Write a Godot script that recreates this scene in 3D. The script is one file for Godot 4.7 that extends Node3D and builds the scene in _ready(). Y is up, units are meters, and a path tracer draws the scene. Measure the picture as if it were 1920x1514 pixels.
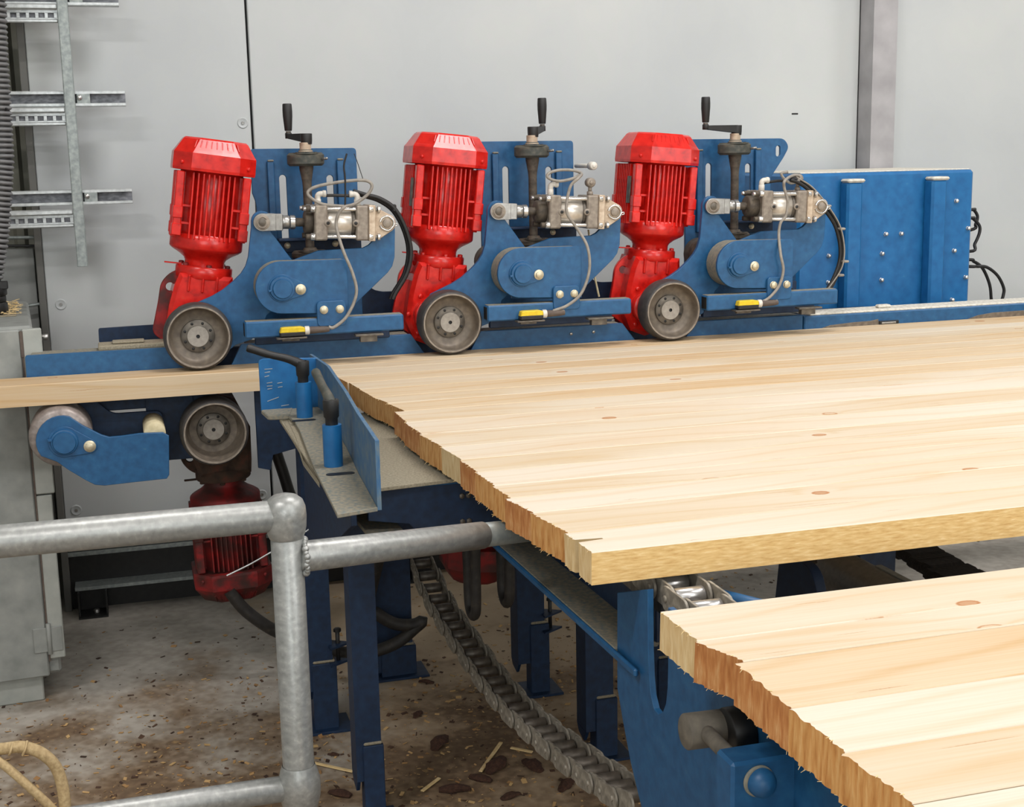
extends Node3D
# A timber mill line: three press-roller units with red gearmotors on a blue rail, boards on chain conveyors.

class Shape:
	var P := PackedVector3Array()
	var N := PackedVector3Array()
	var T := PackedVector2Array()
	var X := Transform3D.IDENTITY
	func tri(a: Vector3, b: Vector3, c: Vector3, na: Vector3, nb: Vector3, nc: Vector3, ta := Vector2.ZERO, tb := Vector2.ZERO, tc := Vector2.ZERO):
		if (b - a).cross(c - a).dot(na + nb + nc) > 0.0:
			var s = b; b = c; c = s
			s = nb; nb = nc; nc = s
			s = tb; tb = tc; tc = s
		P.append_array([X * a, X * b, X * c])
		N.append_array([(X.basis * na).normalized(), (X.basis * nb).normalized(), (X.basis * nc).normalized()])
		T.append_array([ta, tb, tc])
	func quad(a: Vector3, b: Vector3, c: Vector3, d: Vector3, n: Vector3):
		tri(a, b, c, n, n, n)
		tri(a, c, d, n, n, n)
	func quad4(a: Vector3, b: Vector3, c: Vector3, d: Vector3, na: Vector3, nb: Vector3, nc: Vector3, nd: Vector3):
		tri(a, b, c, na, nb, nc)
		tri(a, c, d, na, nc, nd)
	func box(c: Vector3, s: Vector3, bev := 0.002):
		var h := s / 2
		bev = minf(bev, minf(h.x, minf(h.y, h.z)) * 0.9)
		var k := h - Vector3.ONE * bev
		for a in 3:
			var b: int = (a + 1) % 3
			var e: int = (a + 2) % 3
			for sg in [-1.0, 1.0]:
				var n := Vector3.ZERO
				n[a] = sg
				var q := []
				for uv in [[-1, -1], [1, -1], [1, 1], [-1, 1]]:
					var p := Vector3.ZERO
					p[a] = h[a] * sg
					p[b] = k[b] * uv[0]
					p[e] = k[e] * uv[1]
					q.append(c + p)
				quad(q[0], q[1], q[2], q[3], n)
			if bev > 0.0:
				for s1 in [-1.0, 1.0]:
					for s2 in [-1.0, 1.0]:
						var n2 := Vector3.ZERO
						n2[b] = s1
						n2[e] = s2
						var q2 := []
						for w in [[-1, 0], [1, 0], [1, 1], [-1, 1]]:
							var p2 := Vector3.ZERO
							p2[a] = k[a] * w[0]
							p2[b] = (h[b] if w[1] == 0 else k[b]) * s1
							p2[e] = (k[e] if w[1] == 0 else h[e]) * s2
							q2.append(c + p2)
						quad(q2[0], q2[1], q2[2], q2[3], n2.normalized())
		if bev > 0.0:
			for sx in [-1.0, 1.0]:
				for sy in [-1.0, 1.0]:
					for sz in [-1.0, 1.0]:
						var v := Vector3(sx, sy, sz)
						tri(c + Vector3(h.x, k.y, k.z) * v, c + Vector3(k.x, h.y, k.z) * v, c + Vector3(k.x, k.y, h.z) * v, v, v, v)
	func bar(a: Vector3, b: Vector3, w: float, t: float, bev := 0.002, up := Vector3.UP):
		# a box from a to b, w wide across, t thick along up
		var d := (b - a).normalized()
		var side := up.cross(d).normalized()
		var keep := X
		X = X * Transform3D(Basis(side, d.cross(side), d), (a + b) / 2)
		box(Vector3.ZERO, Vector3(w, t, a.distance_to(b)), bev)
		X = keep
	func put(p: Vector2, t: float, ax: int) -> Vector3:
		return Vector3(p.x, p.y, t) if ax == 0 else (Vector3(t, p.y, p.x) if ax == 1 else Vector3(p.x, t, p.y))
	func ccw(poly: PackedVector2Array) -> PackedVector2Array:
		var a := 0.0
		for i in poly.size():
			a += poly[i].cross(poly[(i + 1) % poly.size()])
		var r := poly.duplicate()
		if a < 0.0:
			r.reverse()
		return r
	func ext(poly0: PackedVector2Array, t0: float, t1: float, ax := 0, bev := 0.0, holes := []):
		# a plate: a polygon drawn out from t0 to t1; ax 0 = (x, y) along z, 1 = (z, y) along x, 2 = (x, z) along y
		if t0 > t1:
			var s = t0; t0 = t1; t1 = s
		var poly := ccw(poly0)
		var rings := [poly]
		for hh in holes:
			var h2: PackedVector2Array = ccw(hh)
			h2.reverse()
			rings.append(h2)
		var inset := []
		for ring in rings:
			var n: int = ring.size()
			var ins := PackedVector2Array()
			for i in n:
				var d0: Vector2 = (ring[i] - ring[(i + n - 1) % n]).normalized()
				var d1: Vector2 = (ring[(i + 1) % n] - ring[i]).normalized()
				var m := Vector2(-d0.y, d0.x) + Vector2(-d1.y, d1.x)
				m = m / maxf(m.length_squared() / 2.0, 0.3)
				ins.append(ring[i] + m * bev)
			inset.append(ins)
		var cap: PackedVector2Array = inset[0]
		for i in range(1, inset.size()):
			cap = bridge(cap, inset[i])
		var idx := Geometry2D.triangulate_polygon(cap)
		for e in [[t0, -1.0], [t1, 1.0]]:
			var nn := put(Vector2.ZERO, e[1], ax)
			for i in range(0, idx.size(), 3):
				tri(put(cap[idx[i]], e[0], ax), put(cap[idx[i + 1]], e[0], ax), put(cap[idx[i + 2]], e[0], ax), nn, nn, nn)
		for r in rings.size():
			var ring: PackedVector2Array = rings[r]
			var ins: PackedVector2Array = inset[r]
			var n := ring.size()
			var en := []
			for i in n:
				var d := (ring[(i + 1) % n] - ring[i]).normalized()
				en.append(Vector2(d.y, -d.x))
			for i in n:
				var j := (i + 1) % n
				var na: Vector2 = en[i]
				var nb: Vector2 = en[i]
				if en[(i + n - 1) % n].dot(en[i]) > 0.8:
					na = (en[(i + n - 1) % n] + en[i]).normalized()
				if en[j].dot(en[i]) > 0.8:
					nb = (en[j] + en[i]).normalized()
				var a3 := put(na, 0, ax)
				var b3 := put(nb, 0, ax)
				quad4(put(ring[i], t0 + bev, ax), put(ring[j], t0 + bev, ax), put(ring[j], t1 - bev, ax), put(ring[i], t1 - bev, ax), a3, b3, b3, a3)
				if bev > 0.0:
					for e in [[t0, t0 + bev, -1.0], [t1, t1 - bev, 1.0]]:
						var z3 := put(Vector2.ZERO, e[2], ax)
						quad4(put(ring[i], e[1], ax), put(ring[j], e[1], ax), put(ins[j], e[0], ax), put(ins[i], e[0], ax), (a3 + z3).normalized(), (b3 + z3).normalized(), (b3 + z3).normalized(), (a3 + z3).normalized())
	func bridge(outer: PackedVector2Array, hole: PackedVector2Array) -> PackedVector2Array:
		var bi := 0
		var bj := 0
		var best := 1e9
		for i in outer.size():
			for j in hole.size():
				var d := outer[i].distance_squared_to(hole[j])
				if d < best:
					best = d; bi = i; bj = j
		var out := PackedVector2Array()
		for i in bi + 1:
			out.append(outer[i])
		for j in hole.size() + 1:
			var p := hole[(bj + j) % hole.size()]
			out.append(p if j < hole.size() else p + Vector2(1e-5, 1e-5))
		out.append(outer[bi] + Vector2(1e-5, 1e-5))
		for i in range(bi + 1, outer.size()):
			out.append(outer[i])
		return out
	func lathe(prof: PackedVector2Array, seg := 24, arc := TAU):
		# profile of (radius, height) turned round the local y axis
		var m := prof.size()
		var sn := []
		for i in m - 1:
			var d := prof[i + 1] - prof[i]
			sn.append(Vector2(d.y, -d.x).normalized())
		for i in m - 1:
			if prof[i].distance_to(prof[i + 1]) < 1e-7:
				continue
			var na: Vector2 = sn[i]
			var nb: Vector2 = sn[i]
			if i > 0 and sn[i - 1].dot(sn[i]) > 0.7:
				na = (sn[i - 1] + sn[i]).normalized()
			if i < m - 2 and sn[i + 1].dot(sn[i]) > 0.7:
				nb = (sn[i + 1] + sn[i]).normalized()
			for k in seg:
				var a0 := arc * k / seg
				var a1 := arc * (k + 1) / seg
				var c0 := Vector3(cos(a0), 0, sin(a0))
				var c1 := Vector3(cos(a1), 0, sin(a1))
				var y0 := Vector3(0, prof[i].y, 0)
				var y1 := Vector3(0, prof[i + 1].y, 0)
				var p00 := c0 * prof[i].x + y0
				var p01 := c1 * prof[i].x + y0
				var p10 := c0 * prof[i + 1].x + y1
				var p11 := c1 * prof[i + 1].x + y1
				var n00 := c0 * na.x + Vector3(0, na.y, 0)
				var n01 := c1 * na.x + Vector3(0, na.y, 0)
				var n10 := c0 * nb.x + Vector3(0, nb.y, 0)
				var n11 := c1 * nb.x + Vector3(0, nb.y, 0)
				if prof[i].x > 1e-6:
					tri(p00, p01, p11, n00, n01, n11)
				if prof[i + 1].x > 1e-6:
					tri(p00, p11, p10, n00, n11, n10)
	func along(a: Vector3, b: Vector3) -> Transform3D:
		var y := (b - a).normalized()
		var x := y.cross(Vector3.FORWARD if absf(y.z) < 0.9 else Vector3.RIGHT).normalized()
		return Transform3D(Basis(x, y, x.cross(y)), a)
	func turn(a: Vector3, b: Vector3, prof: PackedVector2Array, seg := 24):
		var keep := X
		X = X * along(a, b)
		lathe(prof, seg)
		X = keep
	func cyl(a: Vector3, b: Vector3, r: float, bev := 0.0015, seg := 20, r2 := -1.0):
		var l := a.distance_to(b)
		var e := r if r2 < 0.0 else r2
		bev = minf(bev, minf(l / 2.1, minf(r, e) * 0.9))
		turn(a, b, PackedVector2Array([Vector2(0, 0), Vector2(r - bev, 0), Vector2(r, bev), Vector2(e, l - bev), Vector2(e - bev, l), Vector2(0, l)]), seg)
	func pipe(a: Vector3, b: Vector3, r: float, ri: float, seg := 20):
		var l := a.distance_to(b)
		turn(a, b, PackedVector2Array([Vector2(ri, 0), Vector2(r, 0), Vector2(r, l), Vector2(ri, l), Vector2(ri, 0)]), seg)
	func hexa(p: Vector3, d: Vector3, r: float, h: float, dome := 0.25):
		# a hexagon bolt head standing on p
		turn(p, p + d, PackedVector2Array([Vector2(0, 0), Vector2(r, 0), Vector2(r, h * 0.8), Vector2(r * 0.8, h), Vector2(0, h * (1.0 + dome * 0.3))]), 6)
	func ball(c: Vector3, r: float, seg := 20):
		var pr := PackedVector2Array()
		for i in 13:
			var a := PI * i / 12.0
			pr.append(Vector2(r * sin(a), -r * cos(a)))
		turn(c, c + Vector3.UP, pr, seg)
	func tube(pts0: PackedVector3Array, r: float, seg := 8, sub := 6, radii := PackedFloat32Array()):
		# a round hose through the points, smoothed
		var pts := PackedVector3Array()
		var n := pts0.size()
		for i in n - 1:
			var p0 := pts0[maxi(i - 1, 0)]
			var p3 := pts0[mini(i + 2, n - 1)]
			for k in sub:
				pts.append(pts0[i].cubic_interpolate(pts0[i + 1], p0, p3, float(k) / sub))
		pts.append(pts0[n - 1])
		var m := pts.size()
		var u := Vector3.ZERO
		var ring0 := PackedVector3Array()
		var rn0 := PackedVector3Array()
		for i in m:
			var d := (pts[mini(i + 1, m - 1)] - pts[maxi(i - 1, 0)]).normalized()
			if u == Vector3.ZERO:
				u = d.cross(Vector3.UP if absf(d.y) < 0.9 else Vector3.RIGHT).normalized()
			u = (u - d * u.dot(d)).normalized()
			var w := d.cross(u)
			var rr := r if radii.is_empty() else radii[i % radii.size()]
			var ring := PackedVector3Array()
			var rn := PackedVector3Array()
			for k in seg:
				var a := TAU * k / seg
				rn.append(u * cos(a) + w * sin(a))
				ring.append(pts[i] + rn[k] * rr)
			if i > 0:
				for k in seg:
					var j := (k + 1) % seg
					quad4(ring0[k], ring0[j], ring[j], ring[k], rn0[k], rn0[j], rn[j], rn[k])
			if i == 0 or i == m - 1:
				for k in seg:
					var nn := d if i else -d
					tri(pts[i], ring[k], ring[(k + 1) % seg], nn, nn, nn)
			ring0 = ring
			rn0 = rn
	func loft(rings: Array, caps := true):
		# joins closed rings of the same count with flat faces
		for i in rings.size() - 1:
			var a: PackedVector3Array = rings[i]
			var b: PackedVector3Array = rings[i + 1]
			var ca := Vector3.ZERO
			for p in a: ca += p / a.size()
			for p in b: ca += p / b.size()
			ca /= 2.0
			for k in a.size():
				var j := (k + 1) % a.size()
				var nn := (a[j] - a[k] + b[j] - b[k]).cross(b[k] - a[k] + b[j] - a[j]).normalized()
				var mid := (a[k] + a[j] + b[k] + b[j]) / 4.0 - ca
				if nn.dot(mid) < 0.0: nn = -nn
				quad(a[k], a[j], b[j], b[k], nn)
		if caps:
			for e in [[rings[0], rings[1]], [rings[-1], rings[-2]]]:
				var c0 := Vector3.ZERO
				var c1 := Vector3.ZERO
				for p in e[0]: c0 += p / e[0].size()
				for p in e[1]: c1 += p / e[1].size()
				var nn2 := (c0 - c1).normalized()
				for k in e[0].size():
					tri(c0, e[0][k], e[0][(k + 1) % e[0].size()], nn2, nn2, nn2)

var org := {}
var taken := {}
var off := Vector3.ZERO   # where the unit being built stands
var mt := {}

func numbered(called: String) -> String:
	taken[called] = taken.get(called, -1) + 1
	return called if taken[called] == 0 else "%s_%03d" % [called, taken[called]]

func thing(called: String, label: String, category: String, at: Vector3, group := "") -> Node3D:
	var o := Node3D.new()
	o.name = numbered(called)
	add_child(o)
	o.position = at + off
	org[o] = at
	mark(o, label, category, group)
	return o

func mark(o: Node, label: String, category: String, group := ""):
	o.set_meta("label", label)
	o.set_meta("category", category)
	if group:
		o.set_meta("group", group)

func commit(s: Shape, at: Vector3) -> ArrayMesh:
	var v := PackedVector3Array()
	v.resize(s.P.size())
	for i in s.P.size():
		v[i] = s.P[i] - at
	var a := []
	a.resize(Mesh.ARRAY_MAX)
	a[Mesh.ARRAY_VERTEX] = v
	a[Mesh.ARRAY_NORMAL] = s.N
	a[Mesh.ARRAY_TEX_UV] = s.T
	var m := ArrayMesh.new()
	m.add_surface_from_arrays(Mesh.PRIMITIVE_TRIANGLES, a)
	return m

func part(p: Node3D, called: String, s: Shape, material: Material, label := "") -> MeshInstance3D:
	var o := MeshInstance3D.new()
	o.mesh = commit(s, org[p])
	o.material_override = material
	var k := 0
	var nm := called
	while p.has_node(NodePath(nm)):
		k += 1
		nm = "%s_%03d" % [called, k]
	o.name = nm
	p.add_child(o)
	org[o] = org[p]
	if label:
		o.set_meta("label", label)
	return o

func solo(called: String, s: Shape, material: Material, label: String, category: String, at: Vector3, group := "") -> MeshInstance3D:
	var o := MeshInstance3D.new()
	o.mesh = commit(s, at)
	o.material_override = material
	o.name = numbered(called)
	add_child(o)
	o.position = at + off
	org[o] = at
	mark(o, label, category, group)
	return o

func struct(called: String, s: Shape, material: Material, at := Vector3.ZERO) -> MeshInstance3D:
	var o := MeshInstance3D.new()
	o.mesh = commit(s, at)
	o.material_override = material
	o.name = numbered(called)
	add_child(o)
	o.position = at
	org[o] = at
	o.set_meta("kind", "structure")
	return o

func circle(c: Vector2, r: float, n := 20, a0 := 0.0, a1 := TAU) -> PackedVector2Array:
	var out := PackedVector2Array()
	for i in n:
		var a := a0 + (a1 - a0) * i / (n if is_equal_approx(a1 - a0, TAU) else n - 1)
		out.append(c + Vector2(cos(a), sin(a)) * r)
	return out

func rounded(x0: float, y0: float, x1: float, y1: float, r: float, n := 5) -> PackedVector2Array:
	var out := PackedVector2Array()
	for q in [[x1 - r, y1 - r, 0.0], [x0 + r, y1 - r, PI / 2], [x0 + r, y0 + r, PI], [x1 - r, y0 + r, PI * 1.5]]:
		out.append_array(circle(Vector2(q[0], q[1]), r, n, q[2], q[2] + PI / 2))
	return out

func round_corners(p: PackedVector2Array, r: Array, n := 4) -> PackedVector2Array:
	# the polygon with corner i rounded by r[i]
	var out := PackedVector2Array()
	var m := p.size()
	for i in m:
		var rr: float = r[i % r.size()]
		if rr <= 0.0:
			out.append(p[i])
			continue
		var a := (p[(i + m - 1) % m] - p[i])
		var b := (p[(i + 1) % m] - p[i])
		var d := minf(rr, minf(a.length(), b.length()) * 0.48)
		for k in n + 1:
			var t := float(k) / n
			var pa := p[i] + a.normalized() * d
			var pb := p[i] + b.normalized() * d
			out.append(pa.lerp(p[i], t).lerp(p[i].lerp(pb, t), t))
	return out

func V(a: Array) -> PackedVector2Array:
	var out := PackedVector2Array()
	for i in range(0, a.size(), 2):
		out.append(Vector2(a[i], a[i + 1]))
	return out

func srgb(r: int, g: int, b: int) -> Color:
	return Color(r / 255.0, g / 255.0, b / 255.0)

var seeds := 10
func noisy(stops: Array, rough: float, metal: float, scale: Vector3, freq := 0.012, bump := 0.0, rough_var := 0.0, world := false) -> StandardMaterial3D:
	# stops: [offset, colour, offset, colour ...] along one noise
	var m := StandardMaterial3D.new()
	var n := FastNoiseLite.new()
	seeds += 1
	n.seed = seeds
	n.noise_type = FastNoiseLite.TYPE_SIMPLEX_SMOOTH
	n.frequency = freq
	n.fractal_octaves = 5
	var g := Gradient.new()
	var offs := PackedFloat32Array()
	var cols := PackedColorArray()
	for i in range(0, stops.size(), 2):
		offs.append(stops[i])
		cols.append(stops[i + 1])
	g.offsets = offs
	g.colors = cols
	var t := NoiseTexture2D.new()
	t.width = 384
	t.height = 384
	t.seamless = true
	t.noise = n
	t.color_ramp = g
	m.albedo_texture = t
	m.roughness = rough
	m.metallic = metal
	m.uv1_triplanar = true
	m.uv1_world_triplanar = world
	m.uv1_scale = scale
	if bump > 0.0:
		var t2 := NoiseTexture2D.new()
		t2.width = 384
		t2.height = 384
		t2.seamless = true
		t2.noise = n
		t2.as_normal_map = true
		t2.bump_strength = bump
		m.normal_enabled = true
		m.normal_texture = t2
	return m

func paints():
	var dust := srgb(128, 124, 108)
	mt.blue = noisy([0.0, srgb(22, 74, 116), 0.5, srgb(28, 84, 128), 0.85, srgb(34, 91, 134), 1.0, srgb(62, 104, 132)], 0.45, 0.0, Vector3.ONE * 4.0, 0.02, 0.3)
	mt.bright_blue = noisy([0.0, srgb(18, 88, 142), 0.5, srgb(24, 99, 155), 0.9, srgb(30, 105, 161), 1.0, srgb(58, 122, 162)], 0.42, 0.0, Vector3.ONE * 3.0, 0.016, 0.2)
	mt.dark_blue = noisy([0.0, srgb(10, 32, 56), 0.5, srgb(14, 40, 70), 0.9, srgb(20, 48, 78), 1.0, srgb(40, 56, 70)], 0.55, 0.0, Vector3.ONE * 4.0, 0.02, 0.3)  # machine blue darkened for the shade on legs and low frames
	mt.dusty_blue = noisy([0.0, srgb(96, 110, 116), 0.3, srgb(118, 120, 112), 0.6, srgb(136, 130, 114), 1.0, srgb(154, 146, 126)], 0.85, 0.0, Vector3.ONE * 6.0, 0.03, 0.4)
	mt.dust = noisy([0.0, srgb(122, 114, 96), 0.5, srgb(144, 136, 116), 1.0, srgb(164, 156, 136)], 0.95, 0.0, Vector3.ONE * 8.0, 0.05, 0.8)
	mt.pale_dust = noisy([0.0, srgb(176, 170, 154), 0.5, srgb(206, 202, 190), 1.0, srgb(226, 222, 212)], 0.95, 0.0, Vector3.ONE * 5.0, 0.03, 2.0)
	mt.red = noisy([0.0, srgb(158, 18, 14), 0.4, srgb(200, 28, 20), 0.75, srgb(214, 36, 27), 0.93, srgb(206, 62, 46), 1.0, srgb(186, 88, 66)], 0.24, 0.0, Vector3.ONE * 4.0, 0.016, 0.3)
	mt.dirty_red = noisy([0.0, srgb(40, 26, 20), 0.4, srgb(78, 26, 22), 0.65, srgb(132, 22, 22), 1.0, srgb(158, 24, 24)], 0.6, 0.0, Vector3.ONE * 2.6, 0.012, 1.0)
	mt.brown_dirt = noisy([0.0, srgb(46, 36, 30), 0.5, srgb(74, 56, 44), 1.0, srgb(106, 60, 48)], 0.9, 0.0, Vector3.ONE * 3.0, 0.015, 1.5)
	mt.tyre = noisy([0.0, srgb(50, 49, 50), 0.6, srgb(64, 62, 61), 1.0, srgb(88, 82, 76)], 0.55, 0.0, Vector3.ONE * 5.0, 0.02, 0.3)
	mt.rim = noisy([0.0, srgb(92, 84, 75), 0.5, srgb(112, 102, 90), 1.0, srgb(134, 123, 108)], 0.5, 0.2, Vector3.ONE * 5.0, 0.02, 0.3)
	mt.steel = noisy([0.0, srgb(140, 138, 134), 1.0, srgb(186, 184, 180)], 0.34, 0.85, Vector3.ONE * 4.0, 0.02)
	mt.bright_steel = noisy([0.0, srgb(196, 194, 190), 1.0, srgb(224, 222, 218)], 0.24, 0.8, Vector3.ONE * 5.0, 0.02)
	mt.dull_steel = noisy([0.0, srgb(78, 74, 68), 0.5, srgb(106, 100, 92), 1.0, srgb(132, 124, 112)], 0.5, 0.6, Vector3.ONE * 4.0, 0.02, 0.5)
	mt.cap_metal = noisy([0.0, srgb(120, 110, 100), 0.6, srgb(146, 136, 124), 1.0, srgb(168, 158, 142)], 0.55, 0.3, Vector3.ONE * 5.0, 0.02)
	mt.tan_metal = noisy([0.0, srgb(168, 146, 124), 0.6, srgb(196, 178, 156), 1.0, srgb(214, 200, 180)], 0.5, 0.3, Vector3.ONE * 5.0, 0.02)
	mt.barrel = noisy([0.0, srgb(184, 176, 164), 1.0, srgb(222, 216, 206)], 0.3, 0.55, Vector3.ONE * 4.0, 0.02)
	mt.brown_iron = noisy([0.0, srgb(58, 52, 46), 0.5, srgb(88, 80, 70), 1.0, srgb(118, 106, 90)], 0.65, 0.35, Vector3.ONE * 5.0, 0.02, 0.8)
	mt.casting = noisy([0.0, srgb(48, 52, 49), 0.5, srgb(70, 72, 66), 1.0, srgb(108, 100, 86)], 0.6, 0.1, Vector3.ONE * 5.0, 0.02, 0.5)
	mt.bolt = noisy([0.0, srgb(186, 176, 148), 1.0, srgb(220, 212, 188)], 0.4, 0.6, Vector3.ONE * 6.0, 0.02)
	mt.galv = noisy([0.0, srgb(128, 136, 135), 0.5, srgb(150, 157, 155), 1.0, srgb(172, 178, 175)], 0.45, 0.35, Vector3.ONE * 4.0, 0.03, 0.2)
	mt.tube_silver = noisy([0.0, srgb(122, 124, 121), 0.35, srgb(144, 146, 143), 0.7, srgb(158, 159, 156), 1.0, srgb(188, 188, 184)], 0.4, 0.5, Vector3.ONE * 6.0, 0.03, 0.4)
	mt.black = noisy([0.0, srgb(18, 18, 18), 1.0, srgb(34, 33, 32)], 0.5, 0.0, Vector3.ONE * 4.0, 0.02)
	mt.hose = noisy([0.0, srgb(26, 25, 24), 0.6, srgb(44, 41, 38), 1.0, srgb(74, 66, 56)], 0.6, 0.0, Vector3.ONE * 4.0, 0.02)
	mt.duct = noisy([0.0, srgb(98, 98, 99), 1.0, srgb(124, 124, 124)], 0.5, 0.0, Vector3.ONE * 4.0, 0.02)
	mt.grey_cable = noisy([0.0, srgb(124, 118, 110), 1.0, srgb(160, 154, 144)], 0.6, 0.0, Vector3.ONE * 6.0, 0.02)
	mt.brown_boot = noisy([0.0, srgb(78, 66, 60), 1.0, srgb(102, 90, 80)], 0.7, 0.0, Vector3.ONE * 6.0, 0.02)
	mt.white_plastic = noisy([0.0, srgb(196, 190, 178), 1.0, srgb(226, 222, 212)], 0.45, 0.0, Vector3.ONE * 6.0, 0.02)
	mt.yellow = noisy([0.0, srgb(206, 172, 20), 1.0, srgb(232, 204, 36)], 0.45, 0.0, Vector3.ONE * 6.0, 0.02)
	mt.cabinet = noisy([0.0, srgb(124, 128, 124), 0.5, srgb(140, 143, 139), 1.0, srgb(154, 156, 151)], 0.55, 0.0, Vector3.ONE * 1.6, 0.02, 0.2)
	mt.speckle = noisy([0.0, srgb(150, 154, 148), 1.0, srgb(168, 170, 164)], 0.55, 0.0, Vector3.ONE * 2.0, 0.02)
	mt.wall_panel = noisy([0.0, srgb(182, 186, 187), 0.5, srgb(188, 192, 192), 1.0, srgb(194, 197, 195)], 0.5, 0.0, Vector3.ONE * 0.5, 0.006, 0.05)
	mt.wall_plain = noisy([0.0, srgb(176, 178, 176), 1.0, srgb(192, 193, 190)], 0.8, 0.0, Vector3.ONE * 0.4, 0.02)
	mt.olive = noisy([0.0, srgb(112, 112, 100), 1.0, srgb(130, 129, 116)], 0.6, 0.0, Vector3.ONE * 1.0, 0.02)
	mt.post = noisy([0.0, srgb(150, 148, 150), 1.0, srgb(176, 174, 176)], 0.5, 0.15, Vector3.ONE * 1.5, 0.01)
	mt.grey_sheet = noisy([0.0, srgb(140, 142, 140), 1.0, srgb(156, 158, 154)], 0.6, 0.0, Vector3.ONE * 1.0, 0.02)
	mt.rope = noisy([0.0, srgb(150, 128, 92), 0.5, srgb(184, 160, 118), 1.0, srgb(206, 186, 146)], 0.85, 0.0, Vector3.ONE * 8.0, 0.03, 2.0)
	mt.chain = noisy([0.0, srgb(112, 106, 96), 0.5, srgb(144, 138, 126), 1.0, srgb(176, 168, 154)], 0.6, 0.2, Vector3.ONE * 4.0, 0.03, 0.4)
	mt.roller = noisy([0.0, srgb(176, 174, 172), 1.0, srgb(214, 212, 210)], 0.28, 0.85, Vector3.ONE * 4.0, 0.03)
	mt.worn_roller = noisy([0.0, srgb(112, 102, 98), 0.5, srgb(146, 136, 130), 1.0, srgb(176, 166, 160)], 0.4, 0.3, Vector3.ONE * 4.0, 0.03, 0.3)
	mt.cream = noisy([0.0, srgb(176, 164, 128), 0.5, srgb(206, 194, 158), 1.0, srgb(224, 214, 182)], 0.85, 0.0, Vector3.ONE * 4.0, 0.02, 0.6)
	mt.end_pale = noisy([0.0, srgb(214, 178, 122), 0.4, srgb(226, 194, 140), 0.7, srgb(233, 204, 152), 1.0, srgb(240, 217, 170)], 0.9, 0.0, Vector3(6, 2.2, 14), 0.02, 1.5)
	mt.end_orange = noisy([0.0, srgb(186, 124, 62), 0.35, srgb(210, 150, 84), 0.7, srgb(222, 168, 102), 1.0, srgb(234, 190, 128)], 0.9, 0.0, Vector3(6, 2.2, 14), 0.02, 1.5)
	mt.end_brown = noisy([0.0, srgb(170, 104, 54), 0.4, srgb(196, 130, 72), 0.7, srgb(210, 150, 92), 1.0, srgb(226, 180, 126)], 0.9, 0.0, Vector3(6, 2.2, 14), 0.02, 1.5)
	mt.sawn = noisy([0.0, srgb(196, 152, 92), 0.35, srgb(216, 178, 116), 0.7, srgb(226, 192, 132), 1.0, srgb(238, 212, 162)], 0.95, 0.0, Vector3(2.5, 16, 16), 0.03, 1.2)
	mt.galv_bright = noisy([0.0, srgb(168, 172, 172), 1.0, srgb(204, 207, 206)], 0.35, 0.5, Vector3.ONE * 4.0, 0.03)
	mt.galv_shaded = noisy([0.0, srgb(96, 98, 102), 0.5, srgb(130, 132, 138), 1.0, srgb(166, 168, 172)], 0.5, 0.3, Vector3(2, 4, 4), 0.04)  # galvanised steel darkened for the shade inside channels and rungs
	mt.fence = noisy([0.0, srgb(50, 92, 132), 0.4, srgb(66, 102, 134), 0.7, srgb(88, 112, 130), 1.0, srgb(112, 120, 122)], 0.6, 0.0, Vector3(9, 3, 3), 0.02, 0.3)
	mt.barrel_dust = noisy([0.0, srgb(82, 78, 70), 0.5, srgb(104, 98, 88), 1.0, srgb(128, 120, 106)], 0.8, 0.1, Vector3.ONE * 5.0, 0.02, 0.5)
	mt.turned = noisy([0.0, srgb(146, 140, 132), 1.0, srgb(170, 164, 154)], 0.6, 0.35, Vector3.ONE * 6.0, 0.03)
	mt.jamb = noisy([0.0, srgb(96, 96, 92), 1.0, srgb(112, 111, 106)], 0.6, 0.0, Vector3.ONE, 0.01)
	mt.splinter = noisy([0.0, srgb(214, 180, 120), 1.0, srgb(238, 216, 168)], 0.9, 0.0, Vector3.ONE * 5.0, 0.02)
	mt.bark = noisy([0.0, srgb(44, 28, 20), 0.5, srgb(66, 42, 30), 1.0, srgb(92, 62, 44)], 0.95, 0.0, Vector3.ONE * 9.0, 0.03, 3.0)
	mt.foam = noisy([0.0, srgb(24, 22, 20), 1.0, srgb(44, 38, 34)], 0.95, 0.0, Vector3.ONE * 6.0, 0.03, 3.0)
	mt.lamp = StandardMaterial3D.new()
	mt.lamp.albedo_color = Color(1, 1, 1)
	mt.lamp.emission_enabled = true
	mt.lamp.emission = Color(1.0, 0.97, 0.92)
	mt.lamp.emission_energy_multiplier = 4.0
	mt.fill_glow = StandardMaterial3D.new()  # glow of the two added panes that fill light from the front
	mt.fill_glow.emission_enabled = true
	mt.fill_glow.emission = Color(0.95, 0.98, 1.0)
	mt.fill_glow.emission_energy_multiplier = 1.5
	mt.wood = []
	for i in 5:
		mt.wood.append(wood(i))

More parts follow.
